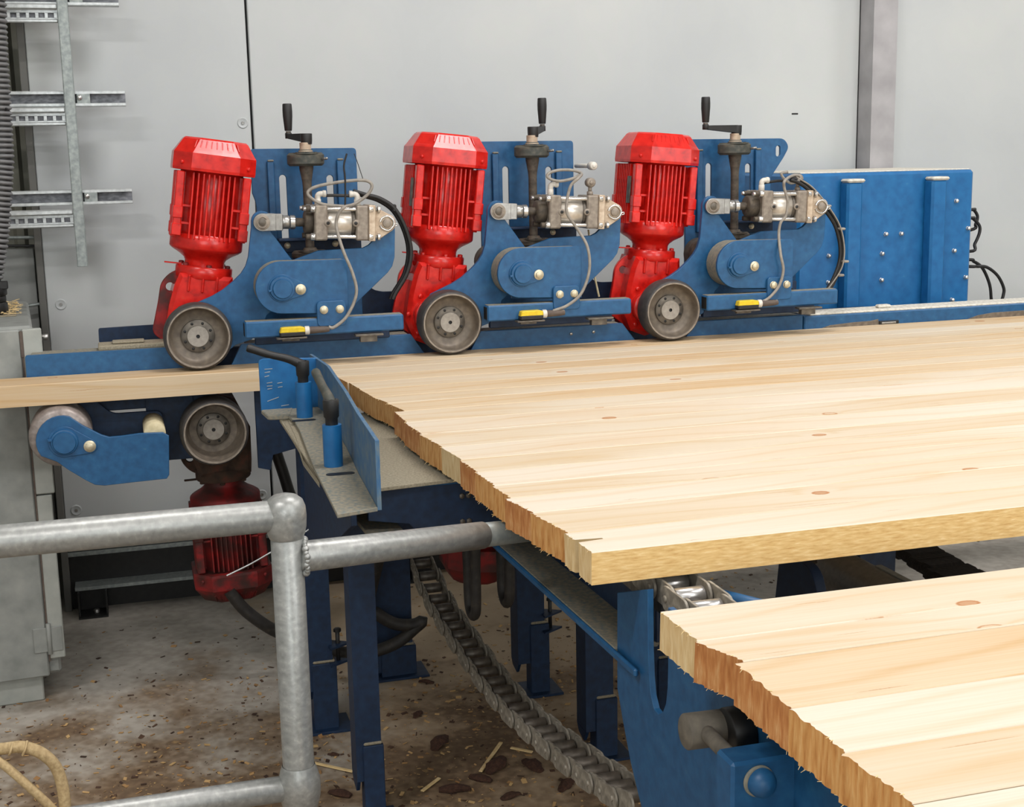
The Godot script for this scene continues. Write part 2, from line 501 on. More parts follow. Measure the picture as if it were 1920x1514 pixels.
func wood(k: int) -> StandardMaterial3D:
	# sawn pine along u: streaks of early and late wood bending round a few knots
	var w := 1536
	var h := 192
	var im := Image.create(w, h, false, Image.FORMAT_RGB8)
	var a := FastNoiseLite.new()
	a.seed = 40 + k
	a.frequency = 0.0035
	a.fractal_octaves = 3
	var b := FastNoiseLite.new()
	b.seed = 60 + k
	b.frequency = 0.02
	b.fractal_octaves = 3
	var rng := RandomNumberGenerator.new()
	rng.seed = 5 + k
	var knots := []
	for i in 7:
		knots.append([rng.randf_range(30, w - 30), rng.randf_range(8, h - 8), rng.randf_range(3.5, 8.0), rng.randf()])
	knots.resize([4, 6, 3, 5, 7][k])
	var pale := [srgb(208, 196, 176), srgb(206, 192, 170), srgb(211, 200, 182), srgb(204, 184, 154), srgb(208, 196, 174)][k] as Color
	var late := [srgb(198, 172, 136), srgb(196, 170, 132), srgb(202, 178, 146), srgb(192, 156, 110), srgb(196, 164, 122)][k] as Color
	var kc := srgb(164, 106, 60)
	for y in h:
		for x in w:
			var warp := 0.0
			var kn := 0.0
			for q in knots:
				var dx: float = (x - q[0]) * 1.15
				if absf(dx) > 42.0:
					continue
				var dy: float = y - q[1]
				var r2: float = dx * dx + dy * dy * 1.2
				warp += signf(dy) * q[2] * 1.6 * exp(-r2 / (q[2] * q[2] * 9.0))
				var e: float = sqrt(r2) / q[2]
				if e < 1.25:
					kn = maxf(kn, clampf((1.25 - e) * 4.0, 0.0, 0.16 if q[3] < 0.6 else 0.6) + (0.55 if absf(e - 1.0) < 0.16 else 0.0))
			var low := a.get_noise_2d(x * 0.45, y * 1.3)
			var ring := sin((y + warp * 2.0) * 0.13 + low * 7.0)
			var fine := b.get_noise_2d(x * 0.25, y * 14.0)
			var t := clampf(0.22 + low * 0.55 + pow(maxf(ring, 0.0), 5.0) * 0.4 + fine * 0.28, 0.0, 1.0)
			var c := pale.lerp(late, t)
			if kn > 0.0:
				c = c.lerp(kc, minf(kn, 0.85))
			im.set_pixel(x, y, c)
	# short pitch streaks and drying cracks
	for i in 26:
		var x0 := rng.randi_range(0, w - 80)
		var yy := rng.randi_range(2, h - 3)
		var ln := rng.randi_range(12, 60)
		for x in ln:
			var f := sin(PI * x / ln) * rng.randf_range(0.35, 0.75)
			var y2 := yy + (1 if x > ln / 2 and i % 2 else 0)
			im.set_pixel(x0 + x, y2, im.get_pixel(x0 + x, y2).lerp(srgb(158, 104, 58), f))
	im.generate_mipmaps()
	var m := StandardMaterial3D.new()
	m.albedo_texture = ImageTexture.create_from_image(im)
	m.roughness = 0.75
	return m

func board(z0: float, z1: float, xl0: float, xl1: float, xr: float, y0: float, y1: float, k: int, endm: Material, seed_: int, rough: float, label: String, group: String, notch := 0.0, sawn := false):
	# a sawn plank from its ragged left end to xr; z0 is the far edge, z1 the near one
	var rng := RandomNumberGenerator.new()
	rng.seed = seed_
	var o := thing("pine_board", label, "board", Vector3((xl0 + xr) / 2, y0, (z0 + z1) / 2), group)
	var s := Shape.new()
	var e := Shape.new()
	var fs := Shape.new()
	var n := 22
	var bv := 0.0018
	rng.randf()
	var vo := rng.randf() * 0.3
	var flip := rng.randf() < 0.5
	var uv := func(x: float, v: float) -> Vector2:
		return Vector2((x + 0.45 if not flip else 3.0 - x) / 3.45, v + vo)
	var tops := []
	var bots := []
	for i in n + 1:
		var t := float(i) / n
		var z := lerpf(z0, z1, t)
		var x := lerpf(xl0, xl1, t)
		var j := rng.randf_range(-1, 1) * rough * (0.2 if i == 0 or i == n else 0.42)
		var cut := notch if notch > 0.0 and absf(t - 0.42) < 0.05 else 0.0
		tops.append(Vector3(x + j + cut, y1, z))
		bots.append(Vector3(x + cut + j * 0.5 + rng.randf_range(-1, 1) * rough * 0.3, y0 + rng.randf_range(-0.3, 0.1) * rough, z))
	var wv := 0.45
	for i in n:
		var a: Vector3 = tops[i]
		var b: Vector3 = tops[i + 1]
		if i == 0: a.z += bv
		if i == n - 1: b.z -= bv
		var c := Vector3(xr, y1, b.z)
		var d := Vector3(xr, y1, a.z)
		var va := wv * i / n
		var vb := wv * (i + 1) / n
		var u := Vector3.UP
		s.tri(a, b, c, u, u, u, uv.call(a.x, va), uv.call(b.x, vb), uv.call(c.x, vb))
		s.tri(a, c, d, u, u, u, uv.call(a.x, va), uv.call(c.x, vb), uv.call(d.x, va))
		var a2: Vector3 = bots[i]
		var b2: Vector3 = bots[i + 1]
		u = Vector3.DOWN
		var c2 := Vector3(xr, y0, b2.z)
		var d2 := Vector3(xr, y0, a2.z)
		s.tri(a2, b2, c2, u, u, u, uv.call(a2.x, va), uv.call(b2.x, vb), uv.call(c2.x, vb))
		s.tri(a2, c2, d2, u, u, u, uv.call(a2.x, va), uv.call(c2.x, vb), uv.call(d2.x, va))
		var nn := Vector3.LEFT
		e.tri(tops[i], tops[i + 1], bots[i + 1], nn, nn, nn)
		e.tri(tops[i], bots[i + 1], bots[i], nn, nn, nn)
	for sd in [[0, z0, -1.0, 0.55], [n, z1, 1.0, 0.75]]:
		var tp: Vector3 = tops[sd[0]]
		var bt: Vector3 = bots[sd[0]]
		var nn := Vector3(0, 0, sd[2])
		var tl := tp - Vector3(0, bv, 0)
		var p2 := Vector3(xr, y1 - bv, sd[1])
		var p3 := Vector3(xr, y0, sd[1])
		var v0: float = sd[3]
		var sf: Shape = fs if sawn and sd[2] > 0 else s
		sf.tri(tl, p2, p3, nn, nn, nn, uv.call(tl.x, v0), uv.call(xr, v0), uv.call(xr, v0 + 0.25))
		sf.tri(tl, p3, bt, nn, nn, nn, uv.call(tl.x, v0), uv.call(xr, v0 + 0.25), uv.call(bt.x, v0 + 0.25))
		var ti := tp - Vector3(0, 0, bv * sd[2])
		var n2 := Vector3(0, 1, sd[2]).normalized()
		s.tri(ti, tl, p2, n2, n2, n2, uv.call(ti.x, v0), uv.call(tl.x, v0), uv.call(xr, v0))
		s.tri(ti, p2, Vector3(xr, y1, sd[1] - bv * sd[2]), n2, n2, n2, uv.call(ti.x, v0), uv.call(xr, v0), uv.call(xr, v0))
	var nr := Vector3.RIGHT
	s.quad(Vector3(xr, y0, z0), Vector3(xr, y1, z0), Vector3(xr, y1, z1), Vector3(xr, y0, z1), nr)
	part(o, "body", s, mt.wood[k])
	if sawn:
		part(o, "sawn_face", fs, mt.sawn, "rough sawn long side")
	part(o, "sawn_end", e, endm, "rough sawn end grain")
	if rough > 0.002:
		var f := Shape.new()
		for i in 9:
			var t := rng.randf()
			var p: Vector3 = bots[int(t * n)] if rng.randf() < 0.7 else tops[int(t * n)]
			p += Vector3(0.002, 0.0005, rng.randf_range(-0.004, 0.004))
			var q := p + Vector3(-rng.randf_range(0.002, 0.006), rng.randf_range(-0.005, 0.001), rng.randf_range(-0.003, 0.003))
			f.cyl(p, q, 0.0008, 0.0, 4, 0.0003)
		part(o, "splinters", f, mt.splinter).set_meta("kind", "stuff")

func gearmotor(w: Vector3, tilt: float, red: Material, dirt: Material, flipped: bool, plate: bool, label: String, group: String):
	# w: end of the gearbox at the wheel shaft, in the unit's own frame; the motor axis leans by tilt
	var g := func() -> Shape:
		var q := Shape.new()
		var b := Basis(Vector3.BACK, -tilt)
		if flipped:
			b = Basis(Vector3.BACK, tilt) * Basis(Vector3.RIGHT, PI)
		q.X = Transform3D(b, w)
		return q
	var o := thing("gearmotor", label, "motor", w, group)
	var s: Shape = g.call()
	var zc := 0.0
	var oct := func(hw: float, ch: float, y: float) -> PackedVector3Array:
		var r := PackedVector3Array()
		for p in [[hw, hw - ch], [hw - ch, hw], [-hw + ch, hw], [-hw, hw - ch], [-hw, -hw + ch], [-hw + ch, -hw], [hw - ch, -hw], [hw, -hw + ch]]:
			r.append(Vector3(p[0], y, p[1] + zc))
		return r
	s.loft([oct.call(0.104, 0.045, 0.336), oct.call(0.117, 0.05, 0.337), oct.call(0.118, 0.05, 0.345), oct.call(0.117, 0.05, 0.387), oct.call(0.113, 0.049, 0.393), oct.call(0.111, 0.049, 0.396), oct.call(0.092, 0.044, 0.427), oct.call(0.086, 0.042, 0.432)])
	var cover := part(o, "fan_cover", s, red)
	s = g.call()
	for i in 9:
		var u := -0.056 + i * 0.014
		for sg in [-1.0, 1.0]:
			s.bar(Vector3(u, 0.424, sg * 0.0925), Vector3(u * 1.12, 0.402, sg * 0.1055), 0.0045, 0.005, 0.0015, Vector3(0, 0.5, sg))
	part(cover, "rib", s, red)
	for c in [[-1, 1], [1, 1], [-1, -1], [1, -1]]:
		s = g.call()
		var p := Vector3(c[0] * 0.092, 0.358, c[1] * 0.092)
		s.hexa(p, Vector3(c[0], 0, c[1]).normalized(), 0.006, 0.007)
		part(cover, "screw", s, red)
	s = g.call()
	s.cyl(Vector3(0, 0.12, 0), Vector3(0, 0.34, 0), 0.091, 0.002, 32)
	var house := part(o, "housing", s, red)
	for sg in [1.0, -1.0]:
		for i in 9:
			var u := -0.058 + i * 0.0145
			s = g.call()
			var dz := 0.106 - absf(u) * 0.10
			s.box(Vector3(u, 0.237, sg * (dz + 0.05) / 2), Vector3(0.0052, 0.19, dz - 0.05), 0.0012)
			part(house, "cooling_fin", s, red)
	for sg in [1.0, -1.0]:
		for i in 7:
			var v := -0.045 + i * 0.015
			s = g.call()
			s.box(Vector3(sg * 0.082, 0.237, v), Vector3(0.052, 0.19, 0.0048), 0.0012)
			part(house, "cooling_fin", s, red)
	for sg in [1.0, -1.0]:
		for sz in [1.0, -1.0]:
			s = g.call()
			s.box(Vector3(sg * 0.094, 0.24, sz * 0.080), Vector3(0.024, 0.185, 0.026), 0.003)
			for q in [0.165, 0.215]:
				s.box(Vector3(sg * 0.0945, q, sz * 0.084), Vector3(0.028, 0.034, 0.026), 0.002)
				s.box(Vector3(sg * 0.074, q + 0.02, sz * 0.080), Vector3(0.03, 0.007, 0.012), 0.001)
			part(house, "mounting_pad", s, red)
	if plate:
		s = g.call()
		s.box(Vector3(-0.1085, 0.25, 0.05), Vector3(0.004, 0.085, 0.026), 0.0005)
		part(house, "nameplate", s, mt.dull_steel, "blank grey metal nameplate")
	s = g.call()
	s.turn(Vector3(0, 0, 0), Vector3(0, 1, 0), V([0.058, 0.06, 0.058, 0.076, 0.062, 0.084, 0.076, 0.095, 0.096, 0.106, 0.104, 0.112, 0.106, 0.116, 0.106, 0.150, 0.102, 0.155, 0.0, 0.155]), 32)
	part(o, "end_shield", s, red)
	s = g.call()
	s.turn(Vector3.ZERO, Vector3(0, 1, 0), V([0.0, 0.026, 0.080, 0.026, 0.083, 0.03, 0.083, 0.058, 0.080, 0.062, 0.058, 0.064]), 32)
	s.box(Vector3(-0.092, 0.064, 0.02), Vector3(0.05, 0.004, 0.014), 0.001)
	part(o, "flange", s, dirt if flipped else red)
	for a in 6:
		s = g.call()
		s.hexa(Vector3(cos(a * TAU / 6 + 0.4) * 0.071, 0.062, sin(a * TAU / 6 + 0.4) * 0.071), Vector3.UP, 0.008, 0.008)
		part(o, "bolt", s, dirt)
	s = g.call()
	s.ext(V([-0.072, 0.04, -0.085, 0.0, -0.095, -0.06, -0.10, -0.14, -0.07, -0.20, -0.02, -0.215, 0.05, -0.19, 0.088, -0.10, 0.084, 0.0, 0.080, 0.04]), -0.075, 0.075, 0, 0.012)
	for i in 3:
		s.box(Vector3(-0.045 + i * 0.04, 0.012, 0.072), Vector3(0.008, 0.05, 0.02), 0.003)
	var gb := part(o, "gearbox", s, dirt if flipped else red)
	s = g.call()
	s.ext(round_corners(V([-0.075, 0.045, -0.10, 0.03, -0.122, 0.0, -0.124, -0.05, -0.135, -0.15, -0.07, -0.19, -0.06, 0.045]), [0.0, 0.02, 0.02, 0.02, 0.02, 0.0, 0.0]), 0.0, 0.016, 0, 0.002, [circle(Vector2(-0.094, -0.008), 0.0125, 16)])
	part(gb, "lug", s, dirt, "lug plate with a round hole")
	s = g.call()
	s.cyl(Vector3(-0.03, -0.12, 0.07), Vector3(-0.03, -0.12, 0.10), 0.05, 0.003, 28)
	for a in 6:
		s.hexa(Vector3(-0.03 + cos(a * TAU / 6) * 0.066, -0.12 + sin(a * TAU / 6) * 0.066, 0.075), Vector3.BACK, 0.007, 0.007)
	part(gb, "bearing_cover", s, dirt)

func wheel(c: Vector3, label: String, group: String, deep := 0.0):
	# a rubber-tyred drive wheel facing the viewer, c at the middle of its front edge
	var o := thing("rubber_roller", label, "wheel", c, group)
	var bk := c - Vector3(0, 0, 0.075)
	var s := Shape.new()
	s.turn(bk, c, V([0.06, -deep, 0.090, -deep, 0.0945, 0.004 - deep, 0.0965, 0.02 - deep, 0.097, 0.04, 0.0962, 0.056, 0.0935, 0.066, 0.091, 0.0715, 0.0885, 0.073]), 48)
	part(o, "tyre", s, mt.tyre)
	s = Shape.new()
	s.turn(bk, c, V([0.0828, 0.072, 0.079, 0.055 - deep * 0.4, 0.075, 0.043 - deep * 0.8, 0.068, 0.036 - deep, 0.047, 0.034 - deep]), 48)
	var rim := part(o, "rim", s, mt.rim)
	s = Shape.new()
	s.turn(bk, c, V([0.0887, 0.0715, 0.0877, 0.0752, 0.0843, 0.0752, 0.0826, 0.0715]), 48)
	part(rim, "lip", s, mt.cap_metal, "worn bright rim lip")
	s = Shape.new()
	bk.z -= deep
	s.turn(bk, c, V([0.0475, 0.030, 0.0475, 0.040, 0.0465, 0.041, 0.029, 0.041]), 36)
	var hub := part(o, "hub_ring", s, mt.dull_steel)
	for i in 8:
		var a := TAU * i / 8.0 + 0.39
		s = Shape.new()
		s.cyl(bk + Vector3(cos(a) * 0.0385, sin(a) * 0.0385, 0.040), bk + Vector3(cos(a) * 0.0385, sin(a) * 0.0385, 0.0425), 0.0042, 0.0008, 10)
		part(hub, "bolt", s, mt.black)
	s = Shape.new()
	s.turn(bk, c, V([0.0305, 0.038, 0.0305, 0.048, 0.0297, 0.049, 0.0055, 0.0492]), 36)
	var se := part(o, "shaft_end", s, mt.turned, "bright turned steel shaft end with a centre hole")
	s = Shape.new()
	s.turn(bk, c, V([0.0055, 0.0492, 0.005, 0.044, 0.0, 0.044]), 16)
	part(se, "centre_hole", s, mt.black)

func press_unit(xp: float, which: int):
	# one press-roller unit; its own frame has x = 0, y = 0 at the arm's pivot, z as in the hall
	off = Vector3(xp, [1.221, 1.231, 1.226][which], 0)
	var nth := ["left", "middle", "right"][which] as String
	var U := "%s press unit" % nth
	# --- backplate with guide bars and slots
	var o := thing("slotted_backplate", "upright blue slotted backplate of the " + U, "plate", Vector3(0.1, -0.17, -4.23), "slotted backplates behind the press units")
	var s := Shape.new()
	var outline := V([-0.03, 0.4005, -0.03, 0.267, -0.0197, 0.2365, -0.0197, -0.173, 0.296, -0.173, 0.296, 0.398]) if which < 2 else V([-0.03, 0.4005, -0.03, 0.267, -0.0197, 0.2365, -0.0197, -0.173, 0.296, -0.173, 0.296, 0.267, 0.344, 0.334, 0.3646, 0.3697, 0.344, 0.398])
	var holes := [rounded(0.054, 0.093, 0.0756, 0.3206, 0.0107), rounded(0.1996, 0.093, 0.221, 0.3165, 0.0106)]
	if which == 2:
		holes.append(rounded(0.3144, 0.337, 0.3307, 0.374, 0.008))
	s.ext(round_corners(outline, [0.012, 0.0, 0.02, 0.0, 0.0, 0.012] if which < 2 else [0.012, 0.0, 0.02, 0.0, 0.0, 0.01, 0.01, 0.03, 0.03]), -4.236, -4.224, 0, 0.0012, holes)
	part(o, "plate", s, mt.blue)
	for u in [0.0285, 0.2426]:
		s = Shape.new()
		s.box(Vector3(u, 0.2263, -4.218), Vector3(0.021, 0.2715, 0.014), 0.002)
		var gbar := part(o, "guide_bar", s, mt.blue)
		s = Shape.new()
		s.box(Vector3(u + 0.001, 0.364, -4.216), Vector3(0.019, 0.006, 0.016), 0.0028)
		part(gbar, "dust_cap", s, mt.dusty_blue)
	s = Shape.new()
	s.box(Vector3(0.1668, 0.1049, -4.21), Vector3(0.261, 0.043, 0.012), 0.0015)
	s.box(Vector3(0.1668, 0.1243, -4.187), Vector3(0.261, 0.008, 0.05), 0.0015)
	part(o, "cross_angle", s, mt.dark_blue)
	for u in [0.0664, 0.215]:
		s = Shape.new()
		s.cyl(Vector3(u, 0.1054, -4.204), Vector3(u, 0.1054, -4.201), 0.0098, 0.0005, 16)
		s.hexa(Vector3(u, 0.1054, -4.2015), Vector3.BACK, 0.008, 0.006)
		part(o, "bolt", s, mt.bolt)
	# --- crank spindle
	var cx := 0.1253 if which < 2 else 0.1145
	o = thing("crank_spindle", ["upright screw spindle with its black crank turned halfway left, of the left press unit", "upright screw spindle with its short black crank to the right, of the middle press unit", "upright screw spindle with its long black crank reaching left, of the right press unit"][which], "crank", Vector3(cx, 0.065, -4.127), "crank spindles of the press units")
	s = Shape.new()
	s.turn(Vector3(cx, 0.0855, -4.127), Vector3(cx, 1, -4.127), V([0.0, 0.0, 0.0135, 0.0, 0.0135, 0.20, 0.0145, 0.215, 0.0215, 0.255, 0.0215, 0.285, 0.013, 0.29, 0.013, 0.325, 0.0, 0.325]), 20)
	part(o, "shaft", s, mt.brown_iron)
	for q in [[0.3465, 0.386, mt.casting], [0.067, 0.0923, mt.brown_iron]]:
		s = Shape.new()
		var pl := PackedVector2Array()
		for k in 28:
			var a := TAU * k / 28
			pl.append(Vector2(cx + cos(a) * (0.056 if absf(cos(a)) > 0.2 else 0.05), -4.133 + sin(a) * 0.047))
		s.ext(pl, q[0], q[1], 2, 0.007)
		s.turn(Vector3(cx, q[1] - 0.004, -4.127), Vector3(cx, 2, -4.127), V([0.044, 0.0, 0.044, 0.0045, 0.039, 0.0045, 0.037, 0.002, 0.022, 0.006, 0.019, 0.013, 0.0, 0.013]), 24)
		var fl := part(o, "bearing_flange", s, q[2])
		for a in [0.5, 1.5708, 2.64]:
			s = Shape.new()
			s.cyl(Vector3(cx + cos(a) * 0.031, q[1] - 0.001, -4.127 + sin(a) * 0.031), Vector3(cx + cos(a) * 0.031, q[1] + 0.0022, -4.127 + sin(a) * 0.031), 0.0058, 0.0006, 12)
			part(fl, "socket_screw", s, mt.black)
		if q[0] > 0.3:
			s = Shape.new()
			s.cyl(Vector3(cx + 0.045, 0.366, -4.104), Vector3(cx + 0.057, 0.368, -4.091), 0.004, 0.001, 8)
			s.ball(Vector3(cx + 0.057, 0.368, -4.091), 0.0042, 10)
			part(fl, "grease_nipple", s, mt.steel)
	s = Shape.new()
	s.turn(Vector3(cx, 0.386, -4.127), Vector3(cx, 1, -4.127), V([0.0215, 0.0, 0.0215, 0.006, 0.0175, 0.007, 0.0175, 0.03, 0.0, 0.03]), 20)
	part(o, "collar", s, mt.tan_metal)
	var dir := [Vector3(-0.041, 0, -0.09), Vector3(0.058, 0, -0.085), Vector3(-0.115, 0, 0.01)][which] as Vector3
	var hb := Vector3(cx + 0.004, 0.4105, -4.127)
	s = Shape.new()
	s.turn(hb, hb + Vector3.UP, V([0.0, 0.0, 0.0165, 0.0, 0.0175, 0.012, 0.018, 0.03, 0.017, 0.032, 0.0, 0.032]), 16)
	var tip := hb + dir + Vector3(0, 0.030, 0)
	var sd := dir.normalized().cross(Vector3.UP)
	var r1 := PackedVector3Array()
	var r2 := PackedVector3Array()
	for c in [[1, 1], [-1, 1], [-1, -1], [1, -1]]:
		r1.append(hb + Vector3(0, 0.020 + c[1] * 0.0125, 0) + sd * 0.016 * c[0] + dir.normalized() * 0.004)
		r2.append(tip + Vector3(0, -0.004 + c[1] * 0.0065, 0) + sd * 0.0085 * c[0])
	s.loft([r1, r2])
	s.cyl(tip - Vector3(0, 0.011, 0), tip + Vector3(0, 0.006, 0), 0.0105, 0.001, 14)
	part(o, "crank_arm", s, mt.black)
	s = Shape.new()
	s.turn(tip + Vector3(0, 0.006, 0), tip + Vector3.UP, V([0.0, 0.0, 0.008, 0.0, 0.008, 0.005, 0.0, 0.005]), 14)
	part(o, "grip_washer", s, mt.dull_steel)
	s = Shape.new()
	s.turn(tip + Vector3(0, 0.012, 0), tip + Vector3.UP, V([0.0, 0.0, 0.0105, 0.0, 0.0115, 0.003, 0.0148, 0.045, 0.0150, 0.06, 0.0142, 0.079, 0.0125, 0.0815, 0.0, 0.0815]), 20)
	part(o, "grip", s, mt.black)
	# --- swinging arm, motor and wheel turn together about the pivot
	var da := [0.0, 0.035, 0.06][which] as float
	var R := Transform3D(Basis(Vector3.BACK, da), Vector3.ZERO)
	o = thing("swing_arm", "curved blue swing arm plate carrying the wheel of the " + U, "lever", Vector3(0, -0.2, -3.97), "swing arms of the press units")
	s = Shape.new()
	s.X = R
	var arm := V([-0.064, 0.1758, -0.0705, 0.134, -0.077, 0.092, -0.0863, 0.0659, -0.1005, 0.0454, -0.1226, 0.0251, -0.1553, 0.0002, -0.1874, -0.0168, -0.2086, -0.0248, -0.2536, -0.0427, -0.2905, -0.099, -0.2737, -0.1585, -0.2343, -0.1904, -0.1665, -0.1919, -0.128, -0.1618, -0.0797, -0.1485, -0.0459, -0.1126, -0.0336, -0.0809, 0.0554, -0.0099, 0.054, 0.0706, 0.0292, 0.1063, 0.0095, 0.1362, -0.0101, 0.1645, -0.0133, 0.1846])
	arm.append_array(circle(Vector2(-0.033, 0.193), 0.030, 10, 0.15, PI - 0.1))
	s.ext(arm, -3.98, -3.965, 0, 0.0012)
	part(o, "arm_plate", s, mt.blue)
	s = Shape.new()
	s.cyl(Vector3(-0.03, 0.03, -4.10), Vector3(-0.03, 0.03, -4.0), 0.052, 0.004, 28)
	part(o, "pivot_drum", s, mt.brown_iron)
	gearmotor(R * Vector3(-0.203, 0.0, 0) + Vector3(0, 0, -4.105), deg_to_rad(8.3) - da, mt.red, mt.red if which else mt.dirty_red, false, which > 0, ["bright red gearmotor with brown-stained lug on the left press unit, nearest the cabinet", "bright red gearmotor with a ribbed housing on the middle press unit", "bright red gearmotor on the right press unit, next to the blue box"][which], "red gearmotors above the rail")
	wheel(Vector3([-0.2355, -0.2085, -0.206][which], 1.097 - off.y, -3.885), ["rubber-tyred drive wheel of the left press unit, resting on the single board", "rubber-tyred drive wheel of the middle press unit, resting on the back board", "rubber-tyred drive wheel of the right press unit, seen most from its left side"][which], "drive wheels of the press units")
	# --- fixed bracket: boomerang plate, teardrop housing, bar, clamp plate
	o = thing("pivot_bracket", "blue pivot bracket with teardrop housing and square bar of the " + U, "bracket", Vector3(0.12, -0.14, -3.9), "pivot brackets of the press units")
	s = Shape.new()
	var plb := V([0.004, 0.0632, 0.1231, 0.1035, 0.2558, 0.1064, 0.2725, 0.1138, 0.2924, 0.1319, 0.3321, 0.1654])
	plb.append_array(circle(Vector2(0.329, 0.172), 0.024, 7, 2.2, 0.1))
	plb.append_array(V([0.3537, 0.1512, 0.3498, 0.0756, 0.3416, 0.0487, 0.3271, 0.0303, 0.23, -0.055, 0.2013, -0.0863, -0.0032, -0.0754]))
	s.ext(plb, -3.961, -3.947, 0, 0.0012)
	part(o, "bracket_plate", s, mt.blue)
	s = Shape.new()
	var tear := circle(Vector2(0.003, 0.009), 0.0745, 18, 1.62, 4.6)
	tear.append_array(V([0.192, -0.074, 0.192, 0.068]))
	tear.append_array(circle(Vector2(0.180, 0.070), 0.012, 5, 0.0, 1.5))
	s.ext(tear, -3.871, -3.860, 0, 0.0012)
	var face := part(o, "housing_face", s, mt.blue)
	s = Shape.new()
	var tear2 := circle(Vector2(0.003, 0.009), 0.072, 18, 1.62, 4.6)
	tear2.append_array(V([0.188, -0.071, 0.188, 0.078]))
	s.ext(tear2, -3.946, -3.8715, 0, 0.001)
	part(o, "housing_side", s, mt.dusty_blue, "dusty rim of the housing")
	s = Shape.new()
	var keep := circle(Vector2(0.003, 0.007), 0.040, 20, 0.95, TAU - 0.95)
	keep.append_array(circle(Vector2(0.055, 0.002), 0.0195, 9, -1.1, 1.1))
	s.ext(keep, -3.860, -3.8565, 0, 0.001)
	part(face, "keeper_plate", s, mt.blue)
	s = Shape.new()
	s.turn(Vector3(0.003, 0.007, -3.857), Vector3(0.003, 0.007, 0), V([0.0365, 0.0, 0.0345, 0.009, 0.0285, 0.0095, 0.0265, 0.016, 0.0, 0.016]), 36)
	s.box(Vector3(-0.032, 0.002, -3.852), Vector3(0.010, 0.006, 0.012), 0.001)
	part(face, "pivot_cap", s, mt.blue)
	s = Shape.new()
	s.cyl(Vector3(0.055, 0.002, -3.8565), Vector3(0.055, 0.002, -3.8535), 0.0155, 0.0008, 20)
	s.hexa(Vector3(0.055, 0.002, -3.8535), Vector3.BACK, 0.0105, 0.008)
	part(face, "bolt", s, mt.bolt, "yellowish hexagon bolt on a washer")
	s = Shape.new()
	s.box(Vector3(0.1215, -0.1075, -3.8745), Vector3(0.459, 0.047, 0.046), 0.004)
	s.X = Transform3D.IDENTITY
	var bar := part(o, "square_bar", s, mt.blue)
	s = Shape.new()
	s.box(Vector3(0.1215, -0.0838, -3.877), Vector3(0.452, 0.0016, 0.036), 0.0005)
	part(bar, "dust_layer", s, mt.dusty_blue)
	s = Shape.new()
	s.box(Vector3(-0.1083, -0.1075, -3.8745), Vector3(0.0012, 0.036, 0.036), 0.0)
	part(bar, "open_end", s, mt.black)
	s = Shape.new()
	s.ext(rounded(0.098, -0.107, 0.182, -0.035, 0.011), -3.860, -3.848, 0, 0.0015)
	var clamp := part(o, "clamp_plate", s, mt.blue)
	for u in [0.118, 0.164]:
		s = Shape.new()
		s.cyl(Vector3(u, -0.0595, -3.848), Vector3(u, -0.0595, -3.8465), 0.0122, 0.0004, 18)
		s.hexa(Vector3(u, -0.0595, -3.8465), Vector3.BACK, 0.0112, 0.008)
		part(clamp, "bolt", s, mt.bolt, "yellowish hexagon bolt")
	s = Shape.new()
	s.box(Vector3(0.246, -0.1385, -3.852), Vector3(0.082, 0.006, 0.03), 0.001)
	s.box(Vector3(0.246, -0.15, -3.862), Vector3(0.05, 0.02, 0.02), 0.001)
	part(o, "foot_pad", s, mt.dull_steel)
	s = Shape.new()
	s.box(Vector3(0.13, -0.148, -3.975), Vector3(0.40, 0.036, 0.02), 0.002)
	part(o, "shaded_support_block", s, mt.dark_blue)  # coloured dark to stand for the black shadow below the bar
	# --- pneumatic cylinder
	var CZ := -3.97
	var P1 := R * Vector3(-0.033, 0.191, 0)
	var P2 := Vector3(0.327, 0.177, 0)
	var ax := (P2 - P1).normalized()
	var up := Vector3(-ax.y, ax.x, 0)
	var F := Transform3D(Basis(ax, up, Vector3.BACK), Vector3(P2.x, P2.y, CZ))   # x = 0 at the rear pin
	var sh := func() -> Shape:
		var q := Shape.new()
		q.X = F
		return q
	o = thing("air_cylinder", "short square-capped pneumatic cylinder on the " + U, "cylinder", Vector3(0.15, 0.12, CZ), "pneumatic cylinders of the press units")
	var L := -P1.distance_to(P2)
	s = sh.call()
	for sg in [-1.0, 1.0]:
		var tine := circle(Vector2(L, 0), 0.0255, 12, PI / 2, PI * 1.5)
		tine.append_array(V([L + 0.052, -0.0235, L + 0.052, 0.0235]))
		s.ext(tine, sg * 0.0125, sg * 0.0205, 0, 0.001)
	s.box(Vector3(L + 0.048, 0, 0), Vector3(0.022, 0.048, 0.043), 0.002)
	s.cyl(Vector3(L + 0.056, 0, 0), Vector3(L + 0.080, 0, 0), 0.0195, 0.002, 20)
	part(o, "rod_fork", s, mt.steel)
	s = sh.call()
	s.cyl(Vector3(L, 0, -0.022), Vector3(L, 0, 0.0235), 0.0105, 0.001, 18)
	part(o, "rod_pin", s, mt.dull_steel)
	s = sh.call()
	s.cyl(Vector3(L, 0, 0.0206), Vector3(L, 0, 0.0216), 0.0225, 0.0003, 24)
	s.tube(PackedVector3Array([Vector3(L + 0.012, 0.009, 0.0228), Vector3(L, 0.0155, 0.0228), Vector3(L - 0.0145, 0.004, 0.0228), Vector3(L - 0.010, -0.012, 0.0228), Vector3(L + 0.004, -0.015, 0.0228), Vector3(L + 0.014, -0.006, 0.0228)]), 0.0016, 6, 5)
	part(o, "circlip", s, mt.cap_metal)
	s = sh.call()
	s.hexa(Vector3(L + 0.082, 0, 0), Vector3.RIGHT, 0.0205, 0.016, 0.0)
	part(o, "lock_nut", s, mt.bright_steel)
	s = sh.call()
	s.cyl(Vector3(L + 0.097, 0, 0), Vector3(L + 0.135, 0, 0), 0.0125, 0.001, 16)
